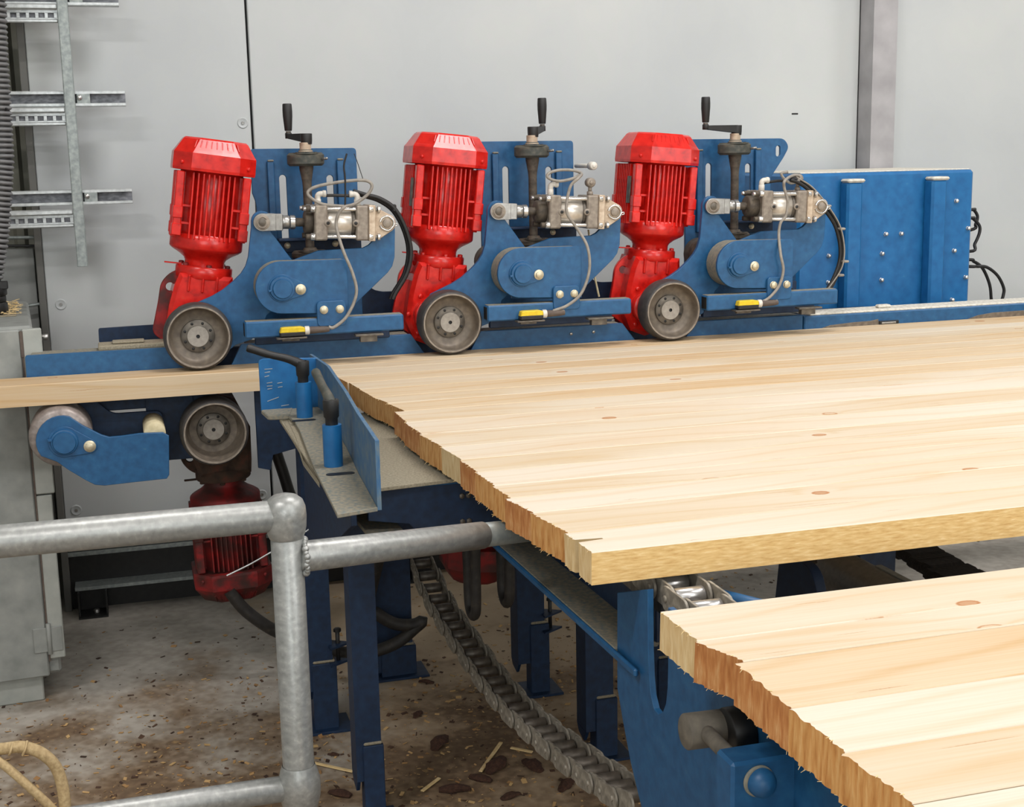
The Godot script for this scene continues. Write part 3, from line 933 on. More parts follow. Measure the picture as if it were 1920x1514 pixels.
	part(o, "piston_rod", s, mt.brown_iron)
	s = sh.call()
	s.cyl(Vector3(L + 0.122, 0, 0), Vector3(-0.212, 0, 0), 0.034, 0.004, 24)
	part(o, "rod_gland", s, mt.brown_iron)
	for q in [[-0.2135, -0.176, "front_cap"], [-0.093, -0.0555, "rear_cap"]]:
		s = sh.call()
		s.box(Vector3((q[0] + q[1]) / 2, 0, 0), Vector3(q[1] - q[0], 0.101, 0.100), 0.004)
		var inner: float = q[1] if q[0] < -0.15 else q[0]
		s.cyl(Vector3(inner, 0, 0.040), Vector3(inner, 0, 0.0515), 0.0105, 0.001, 16)
		var cp := part(o, q[2], s, mt.cap_metal)
		s = sh.call()
		s.cyl(Vector3(inner - 0.001 * signf(inner + 0.13), 0, 0.0505), Vector3(inner - 0.001 * signf(inner + 0.13), 0, 0.0522), 0.0052, 0.0003, 12)
		part(cp, "port", s, mt.black)
	s = sh.call()
	s.cyl(Vector3(-0.178, 0, 0), Vector3(-0.100, 0, 0), 0.0435, 0.001, 36)
	part(o, "barrel", s, mt.barrel, "bright rounded cylinder barrel")
	s = sh.call()
	s.cyl(Vector3(-0.104, 0, 0), Vector3(-0.091, 0, 0), 0.0455, 0.001, 36)
	part(o, "barrel_collar", s, mt.dull_steel)
	for sy in [-1.0, 1.0]:
		for sz in [-1.0, 1.0]:
			s = sh.call()
			s.cyl(Vector3(-0.245 if sy > 0 else -0.235, sy * 0.040, sz * 0.040), Vector3(-0.03, sy * 0.040, sz * 0.040), 0.0062, 0.001, 12)
			var rod := part(o, "tie_rod", s, mt.bright_steel)
			s = sh.call()
			s.cyl(Vector3(-0.238, sy * 0.040, sz * 0.040), Vector3(-0.2135, sy * 0.040, sz * 0.040), 0.0085, 0.001, 12)
			part(rod, "rod_sleeve", s, mt.brown_iron)
			for u in [-0.2135, -0.0545, -0.029]:
				s = sh.call()
				s.hexa(Vector3(u, sy * 0.040, sz * 0.0455), Vector3.LEFT if u < -0.2 else Vector3.RIGHT, 0.0112, 0.012 if u < -0.04 else 0.008, 0.0)
				part(rod, "nut", s, mt.bright_steel)
	s = sh.call()
	s.box(Vector3(-0.0455, 0, 0), Vector3(0.020, 0.104, 0.102), 0.002)
	var trap := V([-0.036, 0.048, -0.02, 0.040])
	trap.append_array(circle(Vector2(0.0, 0), 0.027, 10, 0.9, -0.9))
	trap.append_array(V([-0.02, -0.046, -0.036, -0.046]))
	for sg in [-1.0, 1.0]:
		s.ext(trap, sg * 0.025, sg * 0.038, 0, 0.002)
	part(o, "rear_clevis", s, mt.tan_metal, "tan trapezoid clevis")
	s = sh.call()
	s.cyl(Vector3(0, 0, -0.04), Vector3(0, 0, 0.047), 0.0128, 0.001, 20)
	part(o, "clevis_pin", s, mt.cap_metal)
	s = sh.call()
	s.tube(PackedVector3Array([Vector3(-0.020, 0.004, 0.0405), Vector3(-0.014, 0.015, 0.0405), Vector3(0.003, 0.0205, 0.0405), Vector3(0.019, 0.008, 0.0405), Vector3(0.019, -0.008, 0.0405), Vector3(0.004, -0.0205, 0.0405), Vector3(-0.014, -0.015, 0.0405), Vector3(-0.020, -0.006, 0.0405)]), 0.0036, 6, 5)
	s.tube(PackedVector3Array([Vector3(0.022, -0.003, 0.042), Vector3(0.029, 0.0, 0.042), Vector3(0.030, -0.006, 0.042), Vector3(0.023, -0.008, 0.042)]), 0.0016, 6, 4)
	part(o, "clevis_circlip", s, mt.bright_steel)
	# fittings on top of the caps
	var elbow := func(u: float, way: float):
		var q: Shape = sh.call()
		q.cyl(Vector3(u, 0.05, 0.005), Vector3(u, 0.068, 0.005), 0.0095, 0.001, 14)
		q.tube(PackedVector3Array([Vector3(u, 0.064, 0.005), Vector3(u, 0.076, 0.005), Vector3(u + way * 0.006, 0.082, 0.005), Vector3(u + way * 0.02, 0.083, 0.005)]), 0.0085, 10, 4)
		q.cyl(Vector3(u + way * 0.014, 0.083, 0.005), Vector3(u + way * 0.024, 0.083, 0.005), 0.0100, 0.001, 14)
		part(o, "elbow_fitting", q, mt.white_plastic, "white plastic elbow fitting")
	elbow.call(-0.198, 1.0)
	if which == 0:
		elbow.call(-0.082, -1.0)
	else:
		s = sh.call()
		s.cyl(Vector3(-0.07, 0.05, 0.005), Vector3(-0.07, 0.062, 0.005), 0.010, 0.001, 6)
		s.cyl(Vector3(-0.07, 0.062, 0.005), Vector3(-0.07, 0.078, 0.005), 0.006, 0.001, 12)
		s.cyl(Vector3(-0.07, 0.089, -0.008), Vector3(-0.07, 0.089, 0.018), 0.0145, 0.003, 20)
		s.cyl(Vector3(-0.07, 0.089, 0.018), Vector3(-0.07, 0.089, 0.021), 0.006, 0.001, 12)
		part(o, "throttle_valve", s, mt.cap_metal, "round brass-grey throttle valve")
	# --- sensor and its cable
	o = thing("yellow_sensor", "small yellow and black sensor block under the bar of the " + U, "sensor", Vector3(0.025, -0.14, -3.84), "yellow sensors of the press units")
	s = Shape.new()
	s.box(Vector3(0.0225, -0.1225, -3.839), Vector3(0.071, 0.014, 0.028), 0.003)
	part(o, "body", s, mt.black)
	s = Shape.new()
	s.ext(round_corners(V([-0.013, -0.118, -0.009, -0.1035, 0.0, -0.102, 0.048, -0.102, 0.058, -0.105, 0.059, -0.118]), [0.002]), -3.852, -3.826, 0, 0.002)
	part(o, "cover", s, mt.yellow)
	s = Shape.new()
	s.turn(Vector3(0.059, -0.1145, -3.839), Vector3(1, -0.1145, -3.839), V([0.0, 0.0, 0.012, 0.0, 0.0125, 0.004, 0.0125, 0.012, 0.009, 0.014, 0.0, 0.014]), 14)
	part(o, "connector_nut", s, mt.white_plastic)
	s = Shape.new()
	s.turn(Vector3(0.072, -0.1145, -3.839), Vector3(1, -0.108, -3.839), V([0.0, 0.0, 0.0098, 0.0, 0.0105, 0.006, 0.0088, 0.045, 0.0075, 0.057, 0.0, 0.058]), 14)
	part(o, "cable_boot", s, mt.brown_boot)
	s = Shape.new()
	s.box(Vector3(0.0205, -0.1335, -3.842), Vector3(0.086, 0.005, 0.032), 0.001)
	s.box(Vector3(0.0205, -0.139, -3.862), Vector3(0.05, 0.012, 0.016), 0.001)
	part(o, "bracket_tab", s, mt.dull_steel)
	var path := PackedVector3Array()
	if which == 0:
		path = PackedVector3Array([Vector3(0.128, -0.108, -3.839)])
		path.append_array(PackedVector3Array([Vector3(0.1442, -0.1092, -3.838), Vector3(0.1827, -0.0784, -3.838), Vector3(0.2119, -0.0163, -3.838), Vector3(0.2037, 0.0421, -3.838), Vector3(0.18, 0.1059, -3.838)]))
		path.append_array(PackedVector3Array([Vector3(0.1673, 0.1726, -3.865), Vector3(0.1731, 0.2088, -3.865), Vector3(0.1925, 0.2305, -3.865)]))
		path.append_array(PackedVector3Array([Vector3(0.2332, 0.2361, -3.93), Vector3(0.272, 0.2614, -3.93), Vector3(0.2866, 0.2874, -3.93), Vector3(0.2683, 0.3026, -3.93), Vector3(0.2145, 0.3024, -3.93), Vector3(0.1341, 0.2914, -3.93), Vector3(0.1007, 0.2766, -3.93), Vector3(0.1061, 0.2582, -3.93), Vector3(0.1423, 0.2377, -3.93), Vector3(0.2034, 0.2301, -3.93)]))
	elif which == 1:
		path = PackedVector3Array([Vector3(0.128, -0.110, -3.839)])
		path.append_array(PackedVector3Array([Vector3(0.0931, -0.1077, -3.838), Vector3(0.138, -0.093, -3.838), Vector3(0.1835, -0.0579, -3.838), Vector3(0.2095, 0.0101, -3.838), Vector3(0.2046, 0.0792, -3.838)]))
		path.append_array(PackedVector3Array([Vector3(0.1838, 0.1313, -3.865), Vector3(0.1507, 0.1797, -3.865), Vector3(0.1501, 0.2164, -3.865), Vector3(0.1629, 0.263, -3.865), Vector3(0.1883, 0.2858, -3.865)]))
		path.append_array(PackedVector3Array([Vector3(0.2267, 0.297, -3.95), Vector3(0.1983, 0.3073, -3.95), Vector3(0.153, 0.3083, -3.95), Vector3(0.1218, 0.2995, -3.95), Vector3(0.1199, 0.2863, -3.95), Vector3(0.1525, 0.2755, -3.95), Vector3(0.198, 0.2818, -3.95), Vector3(0.2209, 0.2929, -3.95)]))
	else:
		path = PackedVector3Array([Vector3(0.128, -0.110, -3.839)])
		path.append_array(PackedVector3Array([Vector3(0.0593, -0.1159, -3.838), Vector3(0.0957, -0.0999, -3.838), Vector3(0.1319, -0.0626, -3.838), Vector3(0.1464, -0.0132, -3.838), Vector3(0.1362, 0.0371, -3.838)]))
		path.append_array(PackedVector3Array([Vector3(0.143, 0.096, -3.865), Vector3(0.1485, 0.1345, -3.865), Vector3(0.1665, 0.156, -3.865), Vector3(0.1718, 0.1998, -3.865), Vector3(0.1587, 0.2441, -3.865), Vector3(0.1613, 0.2658, -3.865)]))
		path.append_array(PackedVector3Array([Vector3(0.2339, 0.2784, -3.95), Vector3(0.2591, 0.2761, -3.95), Vector3(0.2563, 0.2633, -3.95), Vector3(0.2282, 0.2545, -3.95), Vector3(0.2028, 0.2691, -3.95), Vector3(0.1931, 0.2861, -3.95), Vector3(0.2149, 0.29, -3.95)]))
	s = Shape.new()
	s.tube(path, 0.0047, 8, 6)
	solo("sensor_cable", s, mt.grey_cable, ["thin grey sensor cable looping wide over the air cylinder of the left press unit", "thin grey sensor cable coiled small above the cylinder of the middle press unit", "thin grey sensor cable hanging in front of the right press unit's air cylinder"][which], "cable", Vector3(0.15, -0.1, -3.85), "sensor cables of the press units")
	off = Vector3.ZERO

const LAMPS := [[3.8, -1.0, 6.0], [1.4, 1.6, 8.0], [5.4, -2.8, 7.0], [3.4, 2.8, 8.0], [-1.7, -0.6, 8.5], [1.6, -2.7, 7.5]]

func _ready():
	# ---- camera, air, lamps, exposure
	var cam := Camera3D.new()
	cam.name = "camera"
	var yaw := deg_to_rad(16.25496)
	var pitch := deg_to_rad(10.63229)
	var roll := deg_to_rad(-1.15267)
	var fw := Vector3(sin(yaw) * cos(pitch), -sin(pitch), -cos(yaw) * cos(pitch))
	var r0 := Vector3(cos(yaw), 0, sin(yaw))
	var u0 := r0.cross(fw)
	cam.transform = Transform3D(Basis(r0 * cos(roll) + u0 * sin(roll), u0 * cos(roll) - r0 * sin(roll), -fw), Vector3(0, 1.6, 0))
	cam.fov = rad_to_deg(2.0 * atan(757.0 / 2523.95))
	cam.near = 0.05
	cam.far = 60.0
	add_child(cam)
	cam.make_current()
	var we := WorldEnvironment.new()
	we.name = "environment"
	var env := Environment.new()
	env.background_mode = Environment.BG_COLOR
	env.background_color = Color(0.5, 0.5, 0.5)
	env.tonemap_mode = Environment.TONE_MAPPER_LINEAR
	env.tonemap_exposure = 0.94
	env.sdfgi_enabled = true
	env.ssao_enabled = true
	env.ssil_enabled = true
	we.environment = env
	add_child(we)
	for q in LAMPS:
		var l := AreaLight3D.new()
		l.name = numbered("ceiling_lamp_light")
		l.area_size = Vector2(1.5, 0.3)
		l.light_energy = q[2]
		l.light_color = Color(1.0, 0.985, 0.985)
		l.shadow_enabled = true
		l.area_range = 20.0
		l.area_attenuation = 2.0
		l.transform = Transform3D(Basis(Vector3.RIGHT, -PI / 2), Vector3(q[0], 4.48, q[1]))
		add_child(l)
	# frontal fill light from two added windows, unseen behind the viewer
	for x in [-1.2, 4.2]:
		var l := AreaLight3D.new()
		l.name = numbered("added_fill_light")
		l.area_size = Vector2(3.0, 2.2)
		l.light_energy = 6.0 if x < 2 else 7.0
		l.light_color = Color(0.98, 1.0, 1.0)
		l.shadow_enabled = true
		l.area_range = 20.0
		l.area_attenuation = 2.0
		l.transform = Transform3D(Basis.IDENTITY, Vector3(x, 2.5, 4.02))
		add_child(l)
	paints()
	hall()
	rail()
	press_unit(0.447, 0)
	press_unit(1.161, 1)
	press_unit(1.873, 2)
	air_hoses()
	blue_box()
	lower_drive()
	boards()
	fence_and_table()
	legs()
	conveyors()
	left_side()
	guard_rail()
	litter()

func hall():
	var s := Shape.new()
	s.box(Vector3(2.0, -0.1, -0.5), Vector3(10.4, 0.2, 9.6), 0.0)
	var fl := struct("floor", s, floor_paint(), Vector3(2, 0, -0.5))
	s = Shape.new()
	s.box(Vector3(2.0, 4.7, -0.5), Vector3(10.4, 0.2, 9.6), 0.0)
	struct("ceiling", s, mt.wall_plain)
	s = Shape.new()
	s.box(Vector3(-3.1, 2.3, -0.5), Vector3(0.2, 4.6, 9.6), 0.0)
	struct("wall_left", s, mt.wall_plain)
	s = Shape.new()
	s.box(Vector3(7.1, 2.3, -0.5), Vector3(0.2, 4.6, 9.6), 0.0)
	struct("wall_right", s, mt.wall_plain)
	s = Shape.new()
	s.box(Vector3(2.0, 2.3, 4.2), Vector3(10.4, 4.6, 0.2), 0.0)
	struct("wall_front", s, mt.wall_plain)
	s = Shape.new()
	s.box(Vector3(2.0, 2.3, -5.25), Vector3(10.4, 4.6, 0.2), 0.0)
	var back := struct("wall_back", s, mt.wall_plain)
	for x in [-1.2, 4.2]:
		s = Shape.new()
		s.box(Vector3(x, 2.5, 4.07), Vector3(3.2, 2.4, 0.06), 0.01)
		var wf := struct("added_window_1" if x < 2 else "added_window_2", s, mt.post)  # unseen, added to light the hall from the front
		s = Shape.new()
		s.box(Vector3(x, 2.5, 4.04), Vector3(3.0, 2.2, 0.02), 0.0)
		part(wf, "glow_pane", s, mt.fill_glow)
	# big pale wall panels with dimpled screws
	for q in [[-0.236, 0.492], [0.5005, 2.896], [3.0, 5.4]]:
		s = Shape.new()
		s.box(Vector3((q[0] + q[1]) / 2, 2.41, -4.92), Vector3(q[1] - q[0], 4.38, 0.04), 0.003)
		part(back, "panel", s, mt.wall_panel)
	s = Shape.new()
	s.box(Vector3(0.496, 2.41, -4.945), Vector3(0.04, 4.38, 0.006), 0.0)
	part(back, "gap_backing", s, mt.black)
	for p in [[0.464, 1.715], [-0.191, 1.108], [-0.196, 0.372], [0.459, 0.369], [0.464, 2.5], [-0.191, 1.8]]:
		var c := Vector3(p[0], p[1], -4.90)
		s = Shape.new()
		s.turn(c, c + Vector3.BACK, V([0.020, -0.001, 0.0185, 0.0022, 0.0165, 0.0036, 0.0145, 0.0032, 0.0085, 0.0004, 0.0, 0.0004]), 24)
		part(back, "screw_dimple", s, mt.wall_panel)
		s = Shape.new()
		s.turn(c, c + Vector3.BACK, V([0.0058, -0.001, 0.0058, 0.003, 0.0048, 0.0045, 0.0022, 0.0045, 0.0018, 0.003, 0.0, 0.003]), 12)
		part(back, "screw", s, mt.steel)
	s = Shape.new()
	s.box(Vector3(2.617, 1.722, -4.8995), Vector3(0.028, 0.006, 0.002), 0.0008)
	part(back, "scuff_mark", s, mt.black)
	# dark jamb and ribbed sheet at the left end
	s = Shape.new()
	s.box(Vector3(-0.249, 2.0, -4.93), Vector3(0.024, 4.0, 0.07), 0.002)
	struct("trim_1", s, mt.jamb)
	s = Shape.new()
	var prof := PackedVector2Array()
	for i in 14:
		var x := -1.7 + i * 0.105
		prof.append_array(V([x, -5.06, x + 0.012, -5.035, x + 0.036, -5.035, x + 0.048, -5.06]))
	prof.append_array(V([-0.24, -5.06, -0.24, -5.08, -1.7, -5.08]))
	s.ext(prof, 0.0, 4.6, 2)
	part(back, "ribbed_sheet", s, mt.olive)
	s = Shape.new()
	s.box(Vector3(-0.62, 0.75, -5.0), Vector3(0.70, 1.10, 0.04), 0.002)
	part(back, "grey_cladding", s, mt.grey_sheet)
	# steel post in front of the panels
	s = Shape.new()
	s.ext(V([2.898, -4.9, 2.898, -4.8, 3.003, -4.8, 3.003, -4.81, 2.908, -4.81, 2.908, -4.9]), 0.0, 4.6, 2, 0.0)
	s.box(Vector3(2.956, 2.3, -4.86), Vector3(0.094, 4.6, 0.1), 0.002)
	struct("column_1", s, mt.post, Vector3(2.95, 0, -4.85))
	# plinth under the panels: black recess, a bright ledge and box feet
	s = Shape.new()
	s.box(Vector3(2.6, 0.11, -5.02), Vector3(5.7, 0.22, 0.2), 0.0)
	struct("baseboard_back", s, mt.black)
	s = Shape.new()
	s.bar(Vector3(-0.24, 0.209, -4.915), Vector3(5.4, 0.209, -4.915), 0.03, 0.016, 0.001)
	s.bar(Vector3(-0.22, 0.096, -4.88), Vector3(5.4, 0.096, -4.88), 0.08, 0.012, 0.001)
	struct("trim_2", s, mt.galv)
	for x in [-0.162, 0.95, 2.1]:
		s = Shape.new()
		s.box(Vector3(x - 0.047, 0.045, -4.85), Vector3(0.006, 0.09, 0.08), 0.0)
		s.box(Vector3(x + 0.047, 0.045, -4.85), Vector3(0.006, 0.09, 0.08), 0.0)
		s.box(Vector3(x, 0.045, -4.887), Vector3(0.1, 0.09, 0.006), 0.0)
		s.box(Vector3(x, 0.003, -4.84), Vector3(0.1, 0.006, 0.1), 0.0)
		var ft := struct("trim", s, mt.black, Vector3(x, 0, -4.85))
		s = Shape.new()
		s.hexa(Vector3(x + 0.01, 0.006, -4.84), Vector3.UP, 0.012, 0.012)
		part(ft, "bolt", s, mt.steel)
	var n := 0
	for q in LAMPS:
		var where: String = ["above the near boards' right end", "just behind the viewer", "to the right of the blue box", "far behind the viewer", "above the left of the guard rail", "above the middle press unit"][n]
		n += 1
		var o := thing("ceiling_lamp", "long white fluorescent ceiling lamp " + where, "lamp", Vector3(q[0], 4.5, q[1]), "ceiling lamps")
		s = Shape.new()
		s.box(Vector3(q[0], 4.56, q[1]), Vector3(1.6, 0.08, 0.36), 0.01)
		part(o, "housing", s, mt.cabinet)
		s = Shape.new()
		s.box(Vector3(q[0], 4.51, q[1]), Vector3(1.5, 0.02, 0.3), 0.004)
		part(o, "diffuser_lamp", s, mt.lamp)

func floor_paint() -> StandardMaterial3D:
	var w := 1024
	var im := Image.create(w, w, false, Image.FORMAT_RGB8)
	var a := FastNoiseLite.new()
	a.seed = 3
	a.frequency = 0.012
	a.fractal_octaves = 5
	var b := FastNoiseLite.new()
	b.seed = 4
	b.frequency = 0.11
	b.fractal_octaves = 3
	# 5.12 m square of floor from x = -1.0, z = -5.1; concrete, with trodden sawdust where the boards run
	for y in w:
		for x in w:
			var X := -1.0 + x * 0.005
			var Z := -5.1 + y * 0.005
			var n := a.get_noise_2d(x, y)
			var f := b.get_noise_2d(x, y)
			var d := smoothstep(-4.35, -3.2, Z + n * 0.6 - 0.25 * smoothstep(0.9, 1.6, X)) * (0.75 + n * 0.9 + f * 0.35)
			d *= 1.0 - smoothstep(1.35, 1.8, X + n * 0.2) * 0.85
			var con := srgb(178, 172, 162).lerp(srgb(146, 140, 130), clampf(0.45 + n * 0.9 + f * 0.5, 0, 1))
			con = con.lerp(srgb(176, 154, 124), smoothstep(0.3, 0.7, X + n * 0.3) * (1.0 - smoothstep(1.4, 1.8, X)) * 0.8)
			var dirt := srgb(136, 112, 84).lerp(srgb(104, 84, 64), clampf(0.5 + f * 0.9 + n * 0.5, 0, 1))
			if f > 0.42:
				dirt = dirt.lerp(srgb(178, 146, 98), clampf((f - 0.42) * 3.0, 0, 0.7))
			im.set_pixel(x, y, con.lerp(dirt, clampf(d, 0.0, 1.0)))
	im.generate_mipmaps()
	var m := StandardMaterial3D.new()
	m.albedo_texture = ImageTexture.create_from_image(im)
	m.roughness = 0.85
	m.uv1_triplanar = true
	m.uv1_world_triplanar = true
	m.uv1_scale = Vector3.ONE / 5.12
	m.uv1_offset = Vector3(1.0 / 5.12, 0, 5.1 / 5.12)
	return m

func rail():
	# the blue fence rail behind the boards, cut away at each wheel, on its back beam
	var o := thing("guide_rail", "long blue steel guide rail behind the boards, notched at the three wheels", "rail", Vector3(1.2, 0.94, -4.02))
	for q in [[-0.263, 0.145, 0.185, 1.06, 1], [0.338, 0.846, 0.888, 1.058, 0], [1.066, 1.533, 1.578, 1.054, 0], [1.786, 2.172, 2.172, 1.046, 0]]:
		var s := Shape.new()
		var lo: float = q[0] if q[4] else q[0] - 0.034
		s.ext(round_corners(V([q[0], q[3], lo, 0.995, lo, 0.945, q[2], 0.945, q[2], 0.995, q[1], q[3]]), [0.008 if q[4] else 0.003, 0.0, 0.0, 0.0, 0.0, 0.003]), -4.0, -3.985, 0, 0.001)
		var seg := part(o, "rail_plate", s, mt.blue)
		s = Shape.new()
		s.box(Vector3((q[0] + q[1]) / 2 + 0.005, q[3] - 0.006, -4.035), Vector3(q[1] - q[0] - 0.02, 0.012, 0.068), 0.002)
		part(seg, "rail_top", s, mt.dusty_blue, "dusty top flange")
	for p in [[1.36, 1.03], [1.435, 1.032]]:
		var s := Shape.new()
		s.hexa(Vector3(p[0], p[1], -3.985), Vector3.BACK, 0.005, 0.004)
		part(o, "screw", s, mt.steel)
	var s2 := Shape.new()
	s2.box(Vector3(0.03, 1.066, -4.05), Vector3(0.19, 0.014, 0.09), 0.003)
	s2.box(Vector3(0.02, 1.077, -4.05), Vector3(0.09, 0.006, 0.05), 0.002)
	part(o, "cover_strip", s2, mt.dust)
	# right, thicker section with a worn lower edge
	o = thing("end_rail", "dusty-topped blue rail section on the right in front of the blue box", "rail", Vector3(3.2, 0.96, -4.0))
	var s := Shape.new()
	s.ext(V([2.174, 1.042, 2.174, 0.945, 4.6, 0.945, 4.6, 1.046]), -4.085, -3.979, 0, 0.004)
	part(o, "beam", s, mt.blue)
	s = Shape.new()
	s.ext(V([2.20, -3.986, 2.178, -4.08, 4.55, -4.08, 4.55, -3.986]), 1.0405, 1.0495, 2, 0.003)
	part(o, "dust_layer", s, mt.pale_dust)
	s = Shape.new()
	s.box(Vector3(2.50, 1.0545, -4.03), Vector3(0.05, 0.012, 0.03), 0.005)
	part(o, "dust_lump", s, mt.pale_dust)
	s = Shape.new()
	s.ext(V([2.24, 1.0, 2.27, 1.008, 2.36, 1.013, 2.42, 1.014, 2.45, 1.0185, 2.455, 1.0, 2.45, 0.997]), -3.9795, -3.9765, 0, 0.0005)
	s.ext(V([2.80, 1.0, 2.84, 1.011, 2.90, 1.017, 3.0, 1.018, 3.5, 1.02, 3.5, 0.997]), -3.9795, -3.9765, 0, 0.0005)
	part(o, "worn_edge", s, mt.rim, "worn bare lower edge")
	s = Shape.new()
	s.box(Vector3(2.49, 1.005, -3.978), Vector3(0.075, 0.014, 0.012), 0.002)
	part(o, "latch_plate", s, mt.black)
	s = Shape.new()
	s.box(Vector3(2.488, 1.005, -3.972), Vector3(0.055, 0.006, 0.004), 0.001)
	part(o, "latch_bar", s, mt.steel)
	# dark plates standing behind the rail
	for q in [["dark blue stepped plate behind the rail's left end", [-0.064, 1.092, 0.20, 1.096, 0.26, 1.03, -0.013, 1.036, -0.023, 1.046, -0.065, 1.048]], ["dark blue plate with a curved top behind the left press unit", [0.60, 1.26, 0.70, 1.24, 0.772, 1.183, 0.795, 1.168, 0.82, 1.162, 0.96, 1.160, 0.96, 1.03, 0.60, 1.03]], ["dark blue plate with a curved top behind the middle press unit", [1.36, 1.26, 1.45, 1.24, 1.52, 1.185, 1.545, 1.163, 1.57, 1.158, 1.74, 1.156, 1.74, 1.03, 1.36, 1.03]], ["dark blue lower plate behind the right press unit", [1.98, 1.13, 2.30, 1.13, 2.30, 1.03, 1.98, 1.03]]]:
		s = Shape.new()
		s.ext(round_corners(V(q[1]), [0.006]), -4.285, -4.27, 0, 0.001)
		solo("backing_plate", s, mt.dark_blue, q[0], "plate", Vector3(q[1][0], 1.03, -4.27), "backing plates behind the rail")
	o = thing("rail_beam", "dark blue square beam low behind the guide rail", "beam", Vector3(1.2, 0.9, -4.18))
	s = Shape.new()
	s.box(Vector3(1.25, 0.985, -4.19), Vector3(2.6, 0.09, 0.10), 0.004)
	part(o, "beam", s, mt.dark_blue)
	for x in [0.62, 1.30, 2.02]:
		s = Shape.new()
		s.box(Vector3(x, 0.965, -4.075), Vector3(0.16, 0.04, 0.13), 0.003)
		part(o, "spacer_block", s, mt.dark_blue)

func air_hoses():
	var s := Shape.new()
	s.tube(PackedVector3Array([Vector3(0.6878, 1.4925, -3.99), Vector3(0.7245, 1.4807, -3.99), Vector3(0.768, 1.4677, -3.99), Vector3(0.8112, 1.4361, -3.99), Vector3(0.8425, 1.3742, -3.99), Vector3(0.8559, 1.3079, -3.99), Vector3(0.8407, 1.2424, -3.99), Vector3(0.8049, 1.186, -3.99), Vector3(0.7957, 1.167, -3.99)]), 0.0068, 10, 6)
	s.tube(PackedVector3Array([Vector3(0.6911, 1.4882, -4.01), Vector3(0.7279, 1.4747, -4.01), Vector3(0.7688, 1.4601, -4.01), Vector3(0.8094, 1.429, -4.01), Vector3(0.8398, 1.3705, -4.01), Vector3(0.8512, 1.3068, -4.01), Vector3(0.8364, 1.241, -4.01), Vector3(0.8004, 1.1843, -4.01), Vector3(0.7913, 1.1653, -4.01)]), 0.0055, 10, 6)
	var o := thing("air_hose", "thick black air hose bundle curving down from the left press unit's cylinder", "hose", Vector3(0.81, 1.16, -4.0), "black air hoses")
	part(o, "hose", s, mt.black)
	s = Shape.new()
	s.tube(PackedVector3Array([Vector3(0.593, 1.4824, -3.965), Vector3(0.6225, 1.4826, -3.965), Vector3(0.6656, 1.4803, -3.965), Vector3(0.6791, 1.4789, -3.965)]), 0.0045, 8, 5)
	part(o, "link_hose", s, mt.hose)
	for p in PackedVector3Array([Vector3(0.8095, 1.4393, -3.995)]):
		s = Shape.new()
		s.box(p, Vector3(0.012, 0.022, 0.022), 0.003)
		part(o, "cable_tie", s, mt.black)
	s = Shape.new()
	s.tube(PackedVector3Array([Vector3(0.6435, 1.4493, -3.88), Vector3(0.6464, 1.4908, -3.88), Vector3(0.6473, 1.5374, -3.88), Vector3(0.6455, 1.5684, -3.88), Vector3(0.6553, 1.6017, -3.88)]), 0.0028, 6, 4)
	s.tube(PackedVector3Array([Vector3(0.7215, 1.5235, -4), Vector3(0.7152, 1.545, -4), Vector3(0.7056, 1.5772, -4), Vector3(0.6973, 1.6013, -4)]), 0.0012, 6, 4)
	solo("cable_tie", s, mt.black, "long black cable tie tail sticking up from the left grey cable loop", "cable tie", Vector3(0.65, 1.45, -3.88))
	o = thing("air_hose", "pair of black air hoses curving down in front of the blue box", "hose", Vector3(2.25, 1.12, -3.95), "black air hoses")
	s = Shape.new()
	s.tube(PackedVector3Array([Vector3(2.0014, 1.4817, -3.965), Vector3(2.0275, 1.4849, -3.965), Vector3(2.0587, 1.4881, -3.965), Vector3(2.0838, 1.488, -3.965)]), 0.0045, 8, 5)
	s.tube(PackedVector3Array([Vector3(2.1035, 1.4944, -3.955), Vector3(2.1351, 1.488, -3.955), Vector3(2.1801, 1.4587, -3.955), Vector3(2.2326, 1.4035, -3.955), Vector3(2.276, 1.3422, -3.955), Vector3(2.2962, 1.2726, -3.955), Vector3(2.2926, 1.215, -3.955), Vector3(2.2651, 1.1524, -3.955), Vector3(2.24, 1.1187, -3.955)]), 0.0068, 10, 6)
	s.tube(PackedVector3Array([Vector3(2.0952, 1.4902, -3.945), Vector3(2.1268, 1.48, -3.945), Vector3(2.1685, 1.4508, -3.945), Vector3(2.2175, 1.3958, -3.945), Vector3(2.2608, 1.3375, -3.945), Vector3(2.2808, 1.268, -3.945), Vector3(2.2771, 1.2135, -3.945), Vector3(2.2528, 1.1567, -3.945), Vector3(2.2291, 1.123, -3.945)]), 0.0058, 10, 6)
	part(o, "hose", s, mt.black)
	s = Shape.new()
	s.tube(PackedVector3Array([Vector3(2.1121, 1.4973, -3.93), Vector3(2.1662, 1.4663, -3.93), Vector3(2.2248, 1.4045, -3.93), Vector3(2.2702, 1.3379, -3.93), Vector3(2.2876, 1.2687, -3.93), Vector3(2.2846, 1.2171, -3.93), Vector3(2.2694, 1.1832, -3.93), Vector3(2.2319, 1.1359, -3.93)]), 0.0022, 6, 6)
	part(o, "thin_line", s, mt.grey_cable)
	for p in PackedVector3Array([Vector3(2.2301, 1.4039, -3.945), Vector3(2.2836, 1.3281, -3.945), Vector3(2.2996, 1.2212, -3.945), Vector3(2.2834, 1.1767, -3.945)]):
		s = Shape.new()
		s.box(p, Vector3(0.022, 0.008, 0.022), 0.003)
		part(o, "cable_tie", s, mt.grey_cable)
	s = Shape.new()
	s.tube(PackedVector3Array([Vector3(1.4445, 1.3496, -4.05), Vector3(1.4527, 1.2714, -4.05), Vector3(1.4611, 1.2151, -4.05), Vector3(1.4783, 1.1353, -4.05)]), 0.0034, 8, 4)
